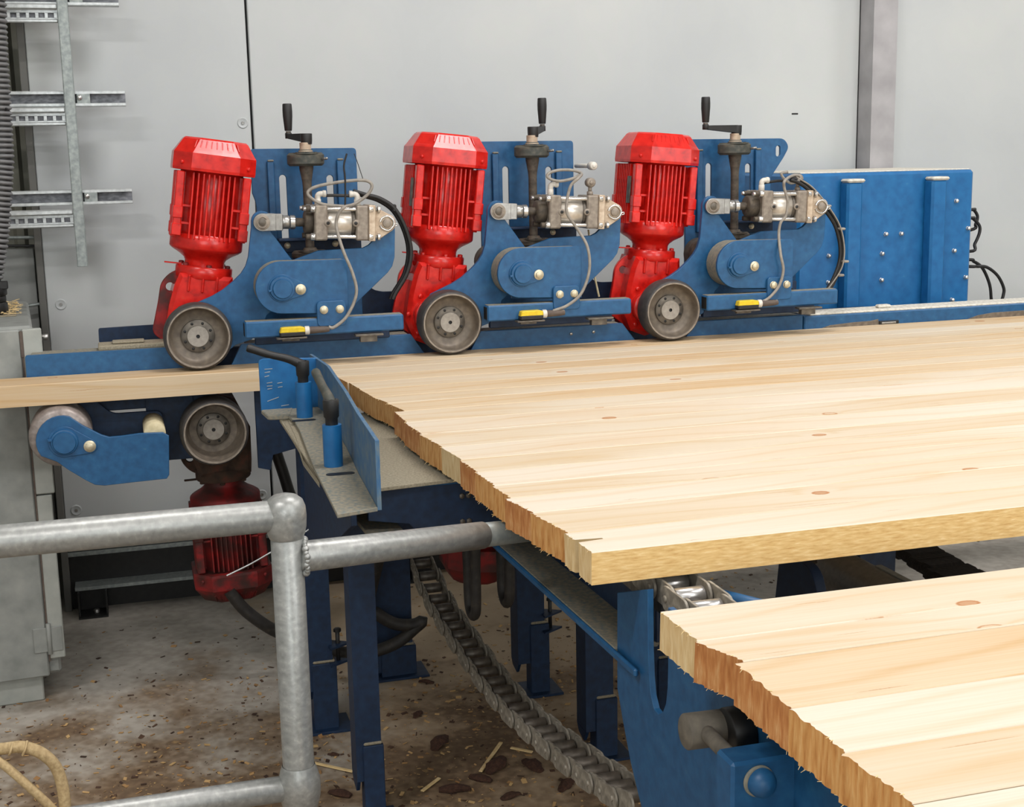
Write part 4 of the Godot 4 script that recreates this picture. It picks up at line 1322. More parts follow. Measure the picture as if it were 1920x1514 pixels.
	solo("tan_air_line", s, mt.cream, "thin pale yellow air line behind the middle press unit", "hose", Vector3(1.52, 1.13, -4.05))
	s = Shape.new()
	s.tube(PackedVector3Array([Vector3(2.059, 1.0621, -4), Vector3(2.0846, 1.0636, -4), Vector3(2.1168, 1.0649, -4), Vector3(2.1492, 1.0661, -4), Vector3(2.1618, 1.0831, -4), Vector3(2.1484, 1.1013, -4)]), 0.0075, 8, 5)
	s.tube(PackedVector3Array([Vector3(2.1807, 1.1675, -4.1), Vector3(2.1845, 1.1435, -4.1), Vector3(2.1884, 1.1135, -4.1)]), 0.006, 8, 3)
	solo("black_lead", s, mt.hose, "short black lead under the right press unit's square bar", "cable", Vector3(2.02, 1.05, -4.0))

func blue_box():
	var o := thing("blue_box", "large bright blue sheet-steel box with two upright ribs and dusty top", "box", Vector3(2.67, 0.96, -4.5))
	var s := Shape.new()
	s.box(Vector3(2.673, 1.23, -4.55), Vector3(0.712, 0.54, 0.50), 0.010)
	part(o, "body", s, mt.bright_blue)
	s = Shape.new()
	s.box(Vector3(2.68, 1.5015, -4.56), Vector3(0.69, 0.005, 0.47), 0.002)
	part(o, "dust_layer", s, mt.pale_dust)
	for x in [2.478, 2.819]:
		s = Shape.new()
		s.box(Vector3(x + 0.031, 1.215, -4.272), Vector3(0.062, 0.51, 0.056), 0.008)
		var rb := part(o, "rib", s, mt.bright_blue)
		s = Shape.new()
		s.box(Vector3(x + 0.034, 1.473, -4.268), Vector3(0.07, 0.013, 0.058), 0.006)
		part(rb, "dust_cap", s, mt.pale_dust)
	for p in [[2.668, 1.279], [2.731, 1.278], [2.655, 1.209], [2.656, 1.114], [2.955, 1.389], [3.010, 1.288], [2.954, 1.208], [3.008, 1.108], [2.954, 1.027], [2.44, 1.21], [2.44, 1.115]]:
		s = Shape.new()
		s.cyl(Vector3(p[0], p[1], -4.30), Vector3(p[0], p[1], -4.298), 0.008, 0.0005, 14)
		s.hexa(Vector3(p[0], p[1], -4.298), Vector3.BACK, 0.0078, 0.010, 1.0)
		part(o, "bolt", s, mt.bright_steel)
	var n := 0
	var roots := [Vector3(3.0, 1.33, -4.6), Vector3(3.0, 1.31, -4.62), Vector3(3.0, 1.15, -4.6), Vector3(3.0, 1.13, -4.62)]
	for path0 in [PackedVector3Array([Vector3(3.1577, 1.3435, -4.5), Vector3(3.1746, 1.3413, -4.5), Vector3(3.1914, 1.3165, -4.5), Vector3(3.184, 1.2878, -4.5), Vector3(3.1616, 1.2655, -4.5)]), PackedVector3Array([Vector3(3.1419, 1.3132, -4.48), Vector3(3.1588, 1.3097, -4.48), Vector3(3.187, 1.2829, -4.48), Vector3(3.1885, 1.2539, -4.48), Vector3(3.1703, 1.2141, -4.48), Vector3(3.1482, 1.186, -4.48)]), PackedVector3Array([Vector3(3.1571, 1.1523, -4.5), Vector3(3.1811, 1.1455, -4.5), Vector3(3.2233, 1.1173, -4.5), Vector3(3.2572, 1.0569, -4.5), Vector3(3.2683, 1.0032, -4.5), Vector3(3.2687, 0.9437, -4.5)]), PackedVector3Array([Vector3(3.1443, 1.1281, -4.48), Vector3(3.1815, 1.1265, -4.48), Vector3(3.2292, 1.1215, -4.48), Vector3(3.2788, 1.0871, -4.48), Vector3(3.3089, 1.0386, -4.48), Vector3(3.3091, 1.009, -4.48), Vector3(3.2987, 0.974, -4.48), Vector3(3.2937, 0.9386, -4.48)])]:
		s = Shape.new()
		var path := PackedVector3Array([roots[n]])
		path.append_array(path0)
		if n < 2:
			path.append(roots[n] - Vector3(0, 0.1, 0))
		else:
			path.append_array([Vector3(3.26 + (n - 2) * 0.07, 0.5, -4.5 - (n - 2) * 0.02), Vector3(3.26 + (n - 2) * 0.07, 0.012, -4.5 - (n - 2) * 0.02)])
		s.tube(path, 0.0062, 8, 6)
		solo("black_cable", s, mt.black, ["small black cable loop, topmost on the right side of the blue box", "black cable loop crossing under the topmost loop, right of the blue box", "black cable arching down to the rail, nearer the blue box", "outermost black cable arching down to the rail, right of the blue box"][n], "cable", path[0], "black cables right of the blue box")
		n += 1

func lower_drive():
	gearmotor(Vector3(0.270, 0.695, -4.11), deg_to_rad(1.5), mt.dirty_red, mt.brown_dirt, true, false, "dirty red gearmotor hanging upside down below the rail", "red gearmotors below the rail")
	wheel(Vector3(0.2385, 0.824, -3.845), "dusty drive wheel under the single board, left of the blue fence", "lower rollers", 0.035)
	# idler roller on its blue arm
	var o := thing("idler_roller", "pale worn idler roller in a blue arm under the single board", "roller", Vector3(-0.07, 0.74, -3.84), "lower rollers")
	var s := Shape.new()
	s.turn(Vector3(-0.178, 0.852, -3.955), Vector3(-0.178, 0.852, 0), V([0.0, 0.0, 0.076, 0.0, 0.083, 0.006, 0.084, 0.03, 0.084, 0.12, 0.080, 0.132, 0.070, 0.139, 0.045, 0.142, 0.0, 0.142]), 48)
	part(o, "roller", s, mt.worn_roller)
	s = Shape.new()
	var arm := V([-0.0499, 0.8461, -0.0143, 0.847, 0.0323, 0.8501, 0.0934, 0.848, 0.109, 0.8372, 0.1029, 0.7265, 0.0956, 0.7156, 0.0122, 0.7134])
	arm.append_array(V([-0.0722, 0.7106, -0.0971, 0.7151, -0.1211, 0.7308, -0.1643, 0.7637, -0.1913, 0.7883]))
	arm.append_array(circle(Vector2(-0.172, 0.845), 0.0700, 12, 3.7, 1.25))
	arm.append_array(V([-0.1179, 0.8844, -0.0702, 0.854]))
	s.ext(arm, -3.81, -3.798, 0, 0.0012)
	var pl := part(o, "arm_plate", s, mt.blue)
	s = Shape.new()
	var keep := circle(Vector2(-0.168, 0.843), 0.043, 16, 0.75, TAU - 1.3)
	keep.append_array(circle(Vector2(-0.103, 0.826), 0.020, 9, -1.6, 0.75))
	s.ext(keep, -3.798, -3.794, 0, 0.001)
	part(pl, "keeper_plate", s, mt.blue)
	s = Shape.new()
	s.turn(Vector3(-0.168, 0.843, -3.794), Vector3(-0.168, 0.843, 0), V([0.037, 0.0, 0.035, 0.008, 0.031, 0.009, 0.029, 0.016, 0.0, 0.016]), 32)
	s.box(Vector3(-0.205, 0.852, -3.788), Vector3(0.012, 0.007, 0.012), 0.001)
	part(pl, "pivot_cap", s, mt.blue)
	s = Shape.new()
	s.cyl(Vector3(-0.103, 0.826, -3.794), Vector3(-0.103, 0.826, -3.791), 0.0165, 0.001, 20)
	s.hexa(Vector3(-0.103, 0.826, -3.791), Vector3.BACK, 0.0112, 0.008)
	part(pl, "bolt", s, mt.bolt)
	s = Shape.new()
	s.cyl(Vector3(0.072, 0.845, -3.967), Vector3(0.072, 0.845, -3.81), 0.030, 0.001, 28)
	s.box(Vector3(0.072, 0.80, -3.889), Vector3(0.058, 0.09, 0.156), 0.004)
	part(o, "spacer", s, mt.cream, "dusty cream spacer block")
	s = Shape.new()
	s.ext(round_corners(V([-0.20, 0.93, -0.09, 0.93, -0.04, 0.88, 0.10, 0.88, 0.10, 0.76, -0.09, 0.76, -0.2, 0.82]), [0.02]), -3.98, -3.967, 0, 0.001)
	part(o, "rear_plate", s, mt.dark_blue)
	# dark frame that carries the lower drive
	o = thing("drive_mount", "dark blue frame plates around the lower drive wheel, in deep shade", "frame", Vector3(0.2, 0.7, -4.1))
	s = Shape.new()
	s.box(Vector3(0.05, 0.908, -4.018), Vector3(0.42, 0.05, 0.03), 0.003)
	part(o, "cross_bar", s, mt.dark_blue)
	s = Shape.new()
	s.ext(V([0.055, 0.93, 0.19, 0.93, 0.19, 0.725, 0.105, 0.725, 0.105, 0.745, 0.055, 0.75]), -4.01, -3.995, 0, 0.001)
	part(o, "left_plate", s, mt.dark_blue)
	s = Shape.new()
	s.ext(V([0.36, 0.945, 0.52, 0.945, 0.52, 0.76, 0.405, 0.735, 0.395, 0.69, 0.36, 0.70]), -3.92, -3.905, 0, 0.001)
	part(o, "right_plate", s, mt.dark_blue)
	# slanted black lead behind the post
	s = Shape.new()
	s.tube(PackedVector3Array([Vector3(0.445, 0.6787, -4.2), Vector3(0.4514, 0.6542, -4.2), Vector3(0.4645, 0.6049, -4.2), Vector3(0.4774, 0.5513, -4.2), Vector3(0.4874, 0.5179, -4.2), Vector3(0.4999, 0.4515, -4.2), Vector3(0.5028, 0.3486, -4.2)]), 0.018, 8, 4)
	s.cyl(PackedVector3Array([Vector3(0.503, 0.3527, -4.2)])[0], Vector3(0.50, 0.0, -4.19), 0.018, 0.001, 10)
	solo("black_duct", s, mt.black, "thick black cable slanting down behind the guard rail's ball joint", "cable", Vector3(0.45, 0.6, -4.2))
	# thick leads below
	s = Shape.new()
	var lead := PackedVector3Array([Vector3(0.261, 0.3051, -4), Vector3(0.2977, 0.2465, -4), Vector3(0.3511, 0.1922, -4), Vector3(0.4139, 0.1465, -4)])
	lead.append_array(PackedVector3Array([Vector3(0.503, 0.1568, -3.82), Vector3(0.5819, 0.1299, -3.82), Vector3(0.6627, 0.1246, -3.82), Vector3(0.7371, 0.144, -3.82), Vector3(0.7928, 0.1829, -3.82), Vector3(0.8166, 0.2021, -3.82), Vector3(0.7882, 0.1937, -3.82), Vector3(0.731, 0.2041, -3.82), Vector3(0.6755, 0.2444, -3.82), Vector3(0.6523, 0.2723, -3.82)]))
	lead.append(Vector3(0.70, 0.56, -3.70))
	s.tube(lead, 0.019, 10, 5)
	solo("motor_lead", s, mt.hose, "thick brown-black motor lead drooping from the upside-down gearmotor behind the legs", "cable", Vector3(0.4, 0.2, -3.9))

	s = Shape.new()
	s.tube(PackedVector3Array([Vector3(0.2111, 0.5711, -3.3), Vector3(0.2716, 0.5951, -3.3), Vector3(0.326, 0.6213, -3.3), Vector3(0.3738, 0.6414, -3.3), Vector3(0.4361, 0.6798, -3.3), Vector3(0.5061, 0.7289, -3.3)]), 0.0022, 6, 3)
	solo("thin_wire", s, mt.galv_bright, "thin bare wire stretched behind the guard rail post from the lower motor to the fence", "wire", Vector3(0.3, 0.6, -3.3))
	s = Shape.new()
	s.cyl(Vector3(1.478, 1.548, -4.12), Vector3(1.478, 1.548, -4.085), 0.013, 0.003, 16)
	s.cyl(Vector3(1.478, 1.548, -4.085), Vector3(1.478, 1.548, -4.083), 0.006, 0.001, 12)
	s.cyl(Vector3(1.465, 1.548, -4.222), Vector3(1.478, 1.548, -4.11), 0.007, 0.001, 12)
	solo("pipe_fitting", s, mt.white_plastic, "small white pipe fitting at the middle backplate's right edge", "fitting", Vector3(1.478, 1.548, -4.1))

func boards():
	var t := "in the larger layer of boards"
	var fr := mt.end_orange as Material
	var pa := mt.end_pale as Material
	var br := mt.end_brown as Material
	var g := "pine boards of the larger layer"
	# far z, near z, left end far, left end near, wood, end, roughness, label
	var rows := [
		[-3.976, -3.838, -0.75, -0.75, 3, pa, 0.0005, "single pine board running left under the press wheels past the grey cabinet"],
		[-3.8365, -3.752, 0.545, 0.545, 0, fr, 0.003, "second pine board from the guide rail, in the larger layer"],
		[-3.7505, -3.638, 0.55, 0.555, 1, pa, 0.003, "third pine board from the guide rail, in the larger layer"],
		[-3.6365, -3.5275, 0.560, 0.572, 3, fr, 0.003, "fourth board from the guide rail, its end just hidden by the fence"],
		[-3.5245, -3.41, 0.576, 0.586, 1, fr, 0.003, "fifth pine board from the guide rail, first end seen beside the blue fence"],
		[-3.4085, -3.2895, 0.584, 0.596, 3, fr, 0.003, "sixth pine board from the guide rail, orange end beside the fence's slope"],
		[-3.2865, -3.191, 0.594, 0.616, 1, fr, 0.003, "seventh pine board from the guide rail, long pale orange end"],
		[-3.1885, -3.0765, 0.612, 0.632, 3, fr, 0.004, "eighth pine board from the guide rail, its end under the protruding corner"],
		[-3.0735, -2.941, 0.606, 0.608, 0, br, 0.005, "ninth pine board from the guide rail, brown end jutting out at a step"],
		[-2.9385, -2.801, 0.602, 0.611, 2, br, 0.005, "tenth pine board from the guide rail, brown end and a knot near it"],
		[-2.7985, -2.6555, 0.606, 0.622, 0, fr, 0.005, "eleventh pine board from the guide rail, orange end above the steel table"],
		[-2.6535, -2.532, 0.619, 0.631, 2, pa, 0.003, "eighth pine board from the near edge, pale square-cut end"],
		[-2.5285, -2.4155, 0.626, 0.634, 1, br, 0.006, "seventh pine board from the near edge, ring-striped brown end"],
		[-2.4135, -2.3025, 0.629, 0.636, 2, fr, 0.006, "sixth pine board from the near edge, splintered orange end"],
		[-2.2985, -2.2075, 0.630, 0.637, 0, fr, 0.006, "fifth pine board from the near edge, end above the guard rail stub"],
		[-2.2045, -2.0995, 0.626, 0.646, 2, br, 0.006, "fourth pine board from the near edge, ring-striped end over the rail stub"],
		[-2.0965, -1.9655, 0.640, 0.662, 1, fr, 0.007, "third pine board from the near edge, rough torn end"],
		[-1.9625, -1.851, 0.655, 0.661, 2, pa, 0.004, "frontmost pine board of the larger layer, sawn face to the viewer and split end"]]
	for i in rows.size():
		var r: Array = rows[i]
		board(r[0], r[1], r[2], r[3], 3.02, 0.947 if i else 0.9405, 1.0, r[4], r[5], 100 + i, r[6], r[7], g, 0.045 if i == rows.size() - 1 else 0.0, i == rows.size() - 1)
	g = "pine boards of the nearer layer"
	rows = [
		[-1.57, -1.4545, 0.655, 0.657, 2, pa, 0.004, "farthest board of the nearer layer, pale splintered end"],
		[-1.453, -1.376, 0.652, 0.681, 0, br, 0.005, "second board of the nearer layer, dark orange slanting end"],
		[-1.373, -1.236, 0.668, 0.668, 3, br, 0.006, "yellowish third board of the nearer layer, red-brown end with pale specks"],
		[-1.2345, -1.121, 0.666, 0.668, 2, fr, 0.006, "pale fourth board of the nearer layer, above the domed bolt"],
		[-1.1195, -1.0065, 0.662, 0.672, 1, fr, 0.006, "fifth board of the nearer layer, with a dark knot and dark streaks"],
		[-1.0035, -0.89, 0.67, 0.67, 2, fr, 0.005, "nearest board, cut by the photo's lower right corner"]]
	for i in rows.size():
		var r: Array = rows[i]
		board(r[0], r[1], r[2], r[3], 3.02, 0.947, 1.0, r[4], r[5], 140 + i, r[6], r[7], g)

func fence_and_table():
	# angled fence of bent blue plate with two clamping levers
	var o := thing("angle_fence", "worn blue bent-steel fence with slanting side, at the ends of the boards", "fence", Vector3(0.43, 0.94, -2.95))
	var top := V([0.4817, -3.5828, 0.494, -3.3608, 0.4738, -2.9765, 0.4551, -2.7105, 0.4399, -2.4262])
	var s := Shape.new()
	for i in top.size() - 1:
		var a := top[i]
		var b := top[i + 1]
		var n := Vector2(b.y - a.y, a.x - b.x).normalized() * 0.008
		if n.x < 0: n = -n
		s.ext(PackedVector2Array([a, b, b + n, a + n]), 0.940, 1.075, 2, 0.0006)
	part(o, "side_plate", s, mt.fence)
	s = Shape.new()
	var flange := PackedVector2Array(top)
	flange.append_array(V([0.3602, -2.404, 0.3645, -2.5119, 0.3696, -2.6563, 0.3744, -2.7928, 0.385, -2.9814, 0.399, -3.2103, 0.4018, -3.3228, 0.3965, -3.402]))
	flange.append_array(V([0.345, -3.50]))
	s.ext(flange, 0.938, 0.946, 2, 0.001)
	var fl := part(o, "floor_flange", s, mt.dusty_blue, "flange grey with trodden dust")
	s = Shape.new()
	s.ext(round_corners(V([0.338, 0.945, 0.338, 1.078, 0.350, 1.082, 0.49, 1.076, 0.49, 0.945]), [0.0, 0.008, 0.0, 0.0, 0.0]), -3.508, -3.498, 0, 0.001)
	var ep := part(o, "end_plate", s, mt.bright_blue, "bright blue scratched end plate")
	s = Shape.new()
	for q in [[0.352, 1.055, 0.0, 0.02], [0.352, 1.046, 0.1, 0.014], [0.351, 1.035, 0.2, 0.012], [0.356, 1.018, 0.1, 0.014], [0.356, 1.010, 0.0, 0.014], [0.357, 1.002, 0.1, 0.012], [0.383, 1.016, 0.1, 0.013], [0.384, 1.005, 0.1, 0.012], [0.355, 0.97, 0.3, 0.03], [0.39, 0.955, 0.1, 0.02]]:
		s.bar(Vector3(q[0], q[1], -3.4975), Vector3(q[0] + q[3], q[1] + q[3] * q[2], -3.4975), 0.0016, 0.0012, 0.0, Vector3.BACK)
	part(ep, "scratch", s, mt.galv_bright)
	s = Shape.new()
	s.ext(round_corners(V([0.338, -3.50, 0.42, -3.50, 0.40, -3.40, 0.345, -3.41]), [0.0, 0.0, 0.01, 0.012]), 0.936, 0.948, 2, 0.002)
	part(fl, "end_lip", s, mt.dusty_blue)
	for p in [[0.425, -3.325], [0.418, -2.72]]:
		s = Shape.new()
		s.ext(rounded(p[0] - 0.03, p[1] - 0.012, p[0] + 0.03, p[1] + 0.012, 0.011), 0.9455, 0.9466, 2, 0.0)
		part(fl, "slot", s, mt.black)
	var n2 := 0
	for q in [[0.434, -3.37, Vector3(-0.135, 0.052, 0.0), "clamping lever on the far blue sleeve, black handle pointing left"], [0.4165, -2.80, Vector3(-0.012, 0.052, -0.125), "clamping lever on the near blue sleeve, black handle pointing to the rail"]]:
		var base := Vector3(q[0], 0.946, q[1])
		var c := thing("clamping_lever", q[3], "lever", base, "clamping levers on the fence")
		s = Shape.new()
		s.pipe(base, base + Vector3(0, 0.090, 0), 0.0205, 0.012, 28)
		part(c, "sleeve", s, mt.bright_blue, "blue spacer sleeve")
		s = Shape.new()
		s.turn(base + Vector3(0, 0.090, 0), base + Vector3.UP * 2, V([0.0, 0.0, 0.0135, 0.0, 0.0135, 0.014, 0.0165, 0.018, 0.0175, 0.05, 0.0165, 0.054, 0.011, 0.0545, 0.010, 0.050, 0.0, 0.050]), 20)
		part(c, "hub", s, mt.black)
		s = Shape.new()
		s.cyl(base + Vector3(0, 0.139, 0), base + Vector3(0, 0.1435, 0), 0.0088, 0.001, 6)
		part(c, "screw", s, mt.dull_steel)
		s = Shape.new()
		var h0: Vector3 = base + Vector3(0, 0.134, 0)
		var d: Vector3 = q[2]
		s.tube(PackedVector3Array([h0, h0 + d * 0.25 + Vector3(0, 0.004, 0), h0 + d * 0.6, h0 + d * 0.9, h0 + d]), 0.01, 12, 4, PackedFloat32Array([0.0125, 0.0125, 0.012, 0.011, 0.0105, 0.010, 0.0095, 0.0095, 0.0095, 0.0097, 0.010, 0.010, 0.0102, 0.0104, 0.0104, 0.0098, 0.007]))
		part(c, "handle", s, mt.casting if n2 else mt.black)
		n2 += 1
	# the steel table that the board ends slide over
	o = thing("infeed_table", "dusty steel infeed table with dark blue apron under the board ends", "table", Vector3(0.55, 0.7, -3.1))
	s = Shape.new()
	s.ext(V([0.3791, -3.3917, 0.3942, -3.3993, 0.3843, -3.1644, 0.3678, -2.9194, 0.3709, -2.7012]), 0.925, 0.937, 2, 0.001)
	s.ext(V([0.375, -3.42, 0.75, -3.42, 0.75, -2.645, 0.375, -2.60]), 0.928, 0.936, 2, 0.001)
	part(o, "top_plate", s, mt.dust, "top plate grey with dust")
	s = Shape.new()
	s.ext(V([0.46, 0.928, 0.78, 0.928, 0.78, 0.78, 0.60, 0.78, 0.545, 0.845, 0.46, 0.86]), -2.66, -2.645, 0, 0.001)
	var ap := part(o, "front_apron", s, mt.dark_blue)
	s = Shape.new()
	s.box(Vector3(0.585, 0.9275, -2.6435), Vector3(0.26, 0.009, 0.012), 0.002)
	part(ap, "apron_edge", s, mt.blue)
	s = Shape.new()
	s.ext(V([-3.34, 0.926, -2.62, 0.926, -2.62, 0.86, -3.0, 0.70, -3.34, 0.55]), 0.420, 0.432, 1, 0.001)
	part(o, "left_apron", s, mt.dark_blue)
	s = Shape.new()
	s.bar(Vector3(0.47, 0.84, -3.3), Vector3(0.50, 0.825, -2.55), 0.075, 0.01, 0.001)
	part(o, "inner_ledge", s, mt.dusty_blue, "dusty sloping ledge")
	for p in [[0.664, 0.895], [0.664, 0.84]]:
		for u in [-0.006, 0.008]:
			s = Shape.new()
			s.hexa(Vector3(p[0] + u, p[1], -2.645), Vector3.BACK, 0.006, 0.005)
			part(ap, "bolt", s, mt.dull_steel)
	s = Shape.new()
	s.box(Vector3(0.64, 0.80, -3.20), Vector3(0.22, 0.14, 0.28), 0.004)
	part(o, "gear_housing", s, mt.black)

func leg(x0: float, x1: float, z: float, ytop: float, ybot: float, fx0: float, fx1: float, fy: float, label: String, plates := false):
	# angle-section leg with a telescoping square foot
	var o := thing("machine_leg", label, "leg", Vector3((x0 + x1) / 2, 0, z), "blue machine legs")
	var s := Shape.new()
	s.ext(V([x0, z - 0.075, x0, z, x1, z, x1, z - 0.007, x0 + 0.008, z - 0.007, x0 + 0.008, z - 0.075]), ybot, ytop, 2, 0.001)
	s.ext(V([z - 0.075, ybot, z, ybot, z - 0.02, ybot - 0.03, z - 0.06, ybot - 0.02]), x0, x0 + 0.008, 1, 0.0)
	part(o, "angle_upright", s, mt.dark_blue)  # darker blue puts the shade under the table into the paint
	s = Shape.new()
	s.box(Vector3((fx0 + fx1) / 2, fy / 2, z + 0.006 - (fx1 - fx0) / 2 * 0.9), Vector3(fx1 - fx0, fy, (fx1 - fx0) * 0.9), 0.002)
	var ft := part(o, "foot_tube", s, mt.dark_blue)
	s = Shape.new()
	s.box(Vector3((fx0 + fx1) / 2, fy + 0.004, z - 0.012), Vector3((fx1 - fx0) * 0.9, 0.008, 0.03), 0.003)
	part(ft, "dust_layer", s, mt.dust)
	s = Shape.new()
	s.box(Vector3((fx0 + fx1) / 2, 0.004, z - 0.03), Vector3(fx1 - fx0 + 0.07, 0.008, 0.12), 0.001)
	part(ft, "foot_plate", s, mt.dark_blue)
	if plates:
		for y in [0.245, 0.195]:
			s = Shape.new()
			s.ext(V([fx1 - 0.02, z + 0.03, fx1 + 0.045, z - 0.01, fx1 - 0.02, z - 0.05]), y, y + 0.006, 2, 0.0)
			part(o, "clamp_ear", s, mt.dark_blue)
		s = Shape.new()
		s.cyl(Vector3(fx1 + 0.008, 0.20, z - 0.01), Vector3(fx1 + 0.008, 0.285, z - 0.01), 0.006, 0.001, 10)
		s.hexa(Vector3(fx1 + 0.008, 0.285, z - 0.01), Vector3.UP, 0.011, 0.010)
		part(o, "jack_bolt", s, mt.black)

func legs():
	leg(0.466, 0.527, -2.98, 0.822, 0.125, 0.482, 0.532, 0.215, "nearest blue machine leg, beside the guard rail post, with dust on its step")
	leg(0.440, 0.505, -3.58, 0.93, 0.12, 0.446, 0.515, 0.20, "blue machine leg just behind the guard rail post", true)
	leg(0.69, 0.80, -3.90, 0.92, 0.02, 0.70, 0.81, 0.1, "shade-darkened wide blue leg behind the hanging chain's upper end")
	leg(1.062, 1.145, -3.63, 0.93, 0.10, 1.10, 1.158, 0.22, "blue machine leg with two pointed clamp ears and a jack bolt", true)
	leg(1.108, 1.185, -3.16, 0.93, 0.08, 1.135, 1.195, 0.17, "blue machine leg between the clamp-eared leg and the big curved plate")
	leg(1.55, 1.64, -2.56, 0.93, 0.05, 1.56, 1.63, 0.2, "blue leg seen through the gap between the board layers")
	leg(1.36, 1.43, -3.30, 0.93, 0.05, 1.37, 1.42, 0.2, "shade-darkened blue leg seen behind the upright stop plate in the gap")
	var s := Shape.new()
	s.box(Vector3(0.62, 0.60, -3.45), Vector3(0.36, 0.09, 0.06), 0.003)
	s.box(Vector3(0.9, 0.66, -3.7), Vector3(0.5, 0.08, 0.06), 0.003)
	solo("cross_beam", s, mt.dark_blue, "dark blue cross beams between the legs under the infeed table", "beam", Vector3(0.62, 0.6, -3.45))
	# red motor under the table with two hanging leads
	var o := thing("table_motor", "dark red motor hanging under the infeed table beside the chain", "motor", Vector3(0.848, 0.49, -3.3))
	s = Shape.new()
	s.X = Transform3D(Basis(Vector3.BACK, -0.10), Vector3(0.848, 0.49, -3.3))
	var oct := func(hw: float, ch: float, y: float) -> PackedVector3Array:
		var r := PackedVector3Array()
		for p in [[hw, hw - ch], [hw - ch, hw], [-hw + ch, hw], [-hw, hw - ch], [-hw, -hw + ch], [-hw + ch, -hw], [hw - ch, -hw], [hw, -hw + ch]]:
			r.append(Vector3(p[0], y, p[1]))
		return r
	s.loft([oct.call(0.045, 0.02, 0.0), oct.call(0.066, 0.028, 0.012), oct.call(0.086, 0.036, 0.045), oct.call(0.088, 0.036, 0.10), oct.call(0.08, 0.034, 0.102)])
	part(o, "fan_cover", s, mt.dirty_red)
	s = Shape.new()
	s.X = Transform3D(Basis(Vector3.BACK, -0.10), Vector3(0.848, 0.49, -3.3))
	s.cyl(Vector3(0, 0.10, 0), Vector3(0, 0.36, 0), 0.066, 0.002, 28)
	for i in 16:
		var a := TAU * i / 16
		s.bar(Vector3(cos(a) * 0.07, 0.12, sin(a) * 0.07), Vector3(cos(a) * 0.07, 0.33, sin(a) * 0.07), 0.005, 0.024, 0.001, Vector3(cos(a), 0, sin(a)))
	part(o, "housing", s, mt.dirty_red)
	var n := 0
	for q in [[0.765, 0.495], [0.849, 0.517]]:
		s = Shape.new()
		s.tube(PackedVector3Array([Vector3(q[0] - 0.002, 0.80, -3.06), Vector3(q[0], 0.65, -3.035), Vector3(q[0], q[1] + 0.04, -3.03), Vector3(q[0], q[1] + 0.011, -3.01), Vector3(q[0], q[1] + 0.011, -2.985), Vector3(q[0], q[1] + 0.04, -2.965), Vector3(q[0], 0.65, -2.96), Vector3(q[0] - 0.002, 0.80, -2.94)]), 0.0125, 10, 5)
		solo("hanging_lead", s, mt.hose, ["black lead hanging in a loop under the table, nearer the chain", "shorter black lead loop hanging under the table, nearer the dusty angle beam"][n], "cable", Vector3(q[0], q[1], -3.0), "black lead loops under the table")
		n += 1

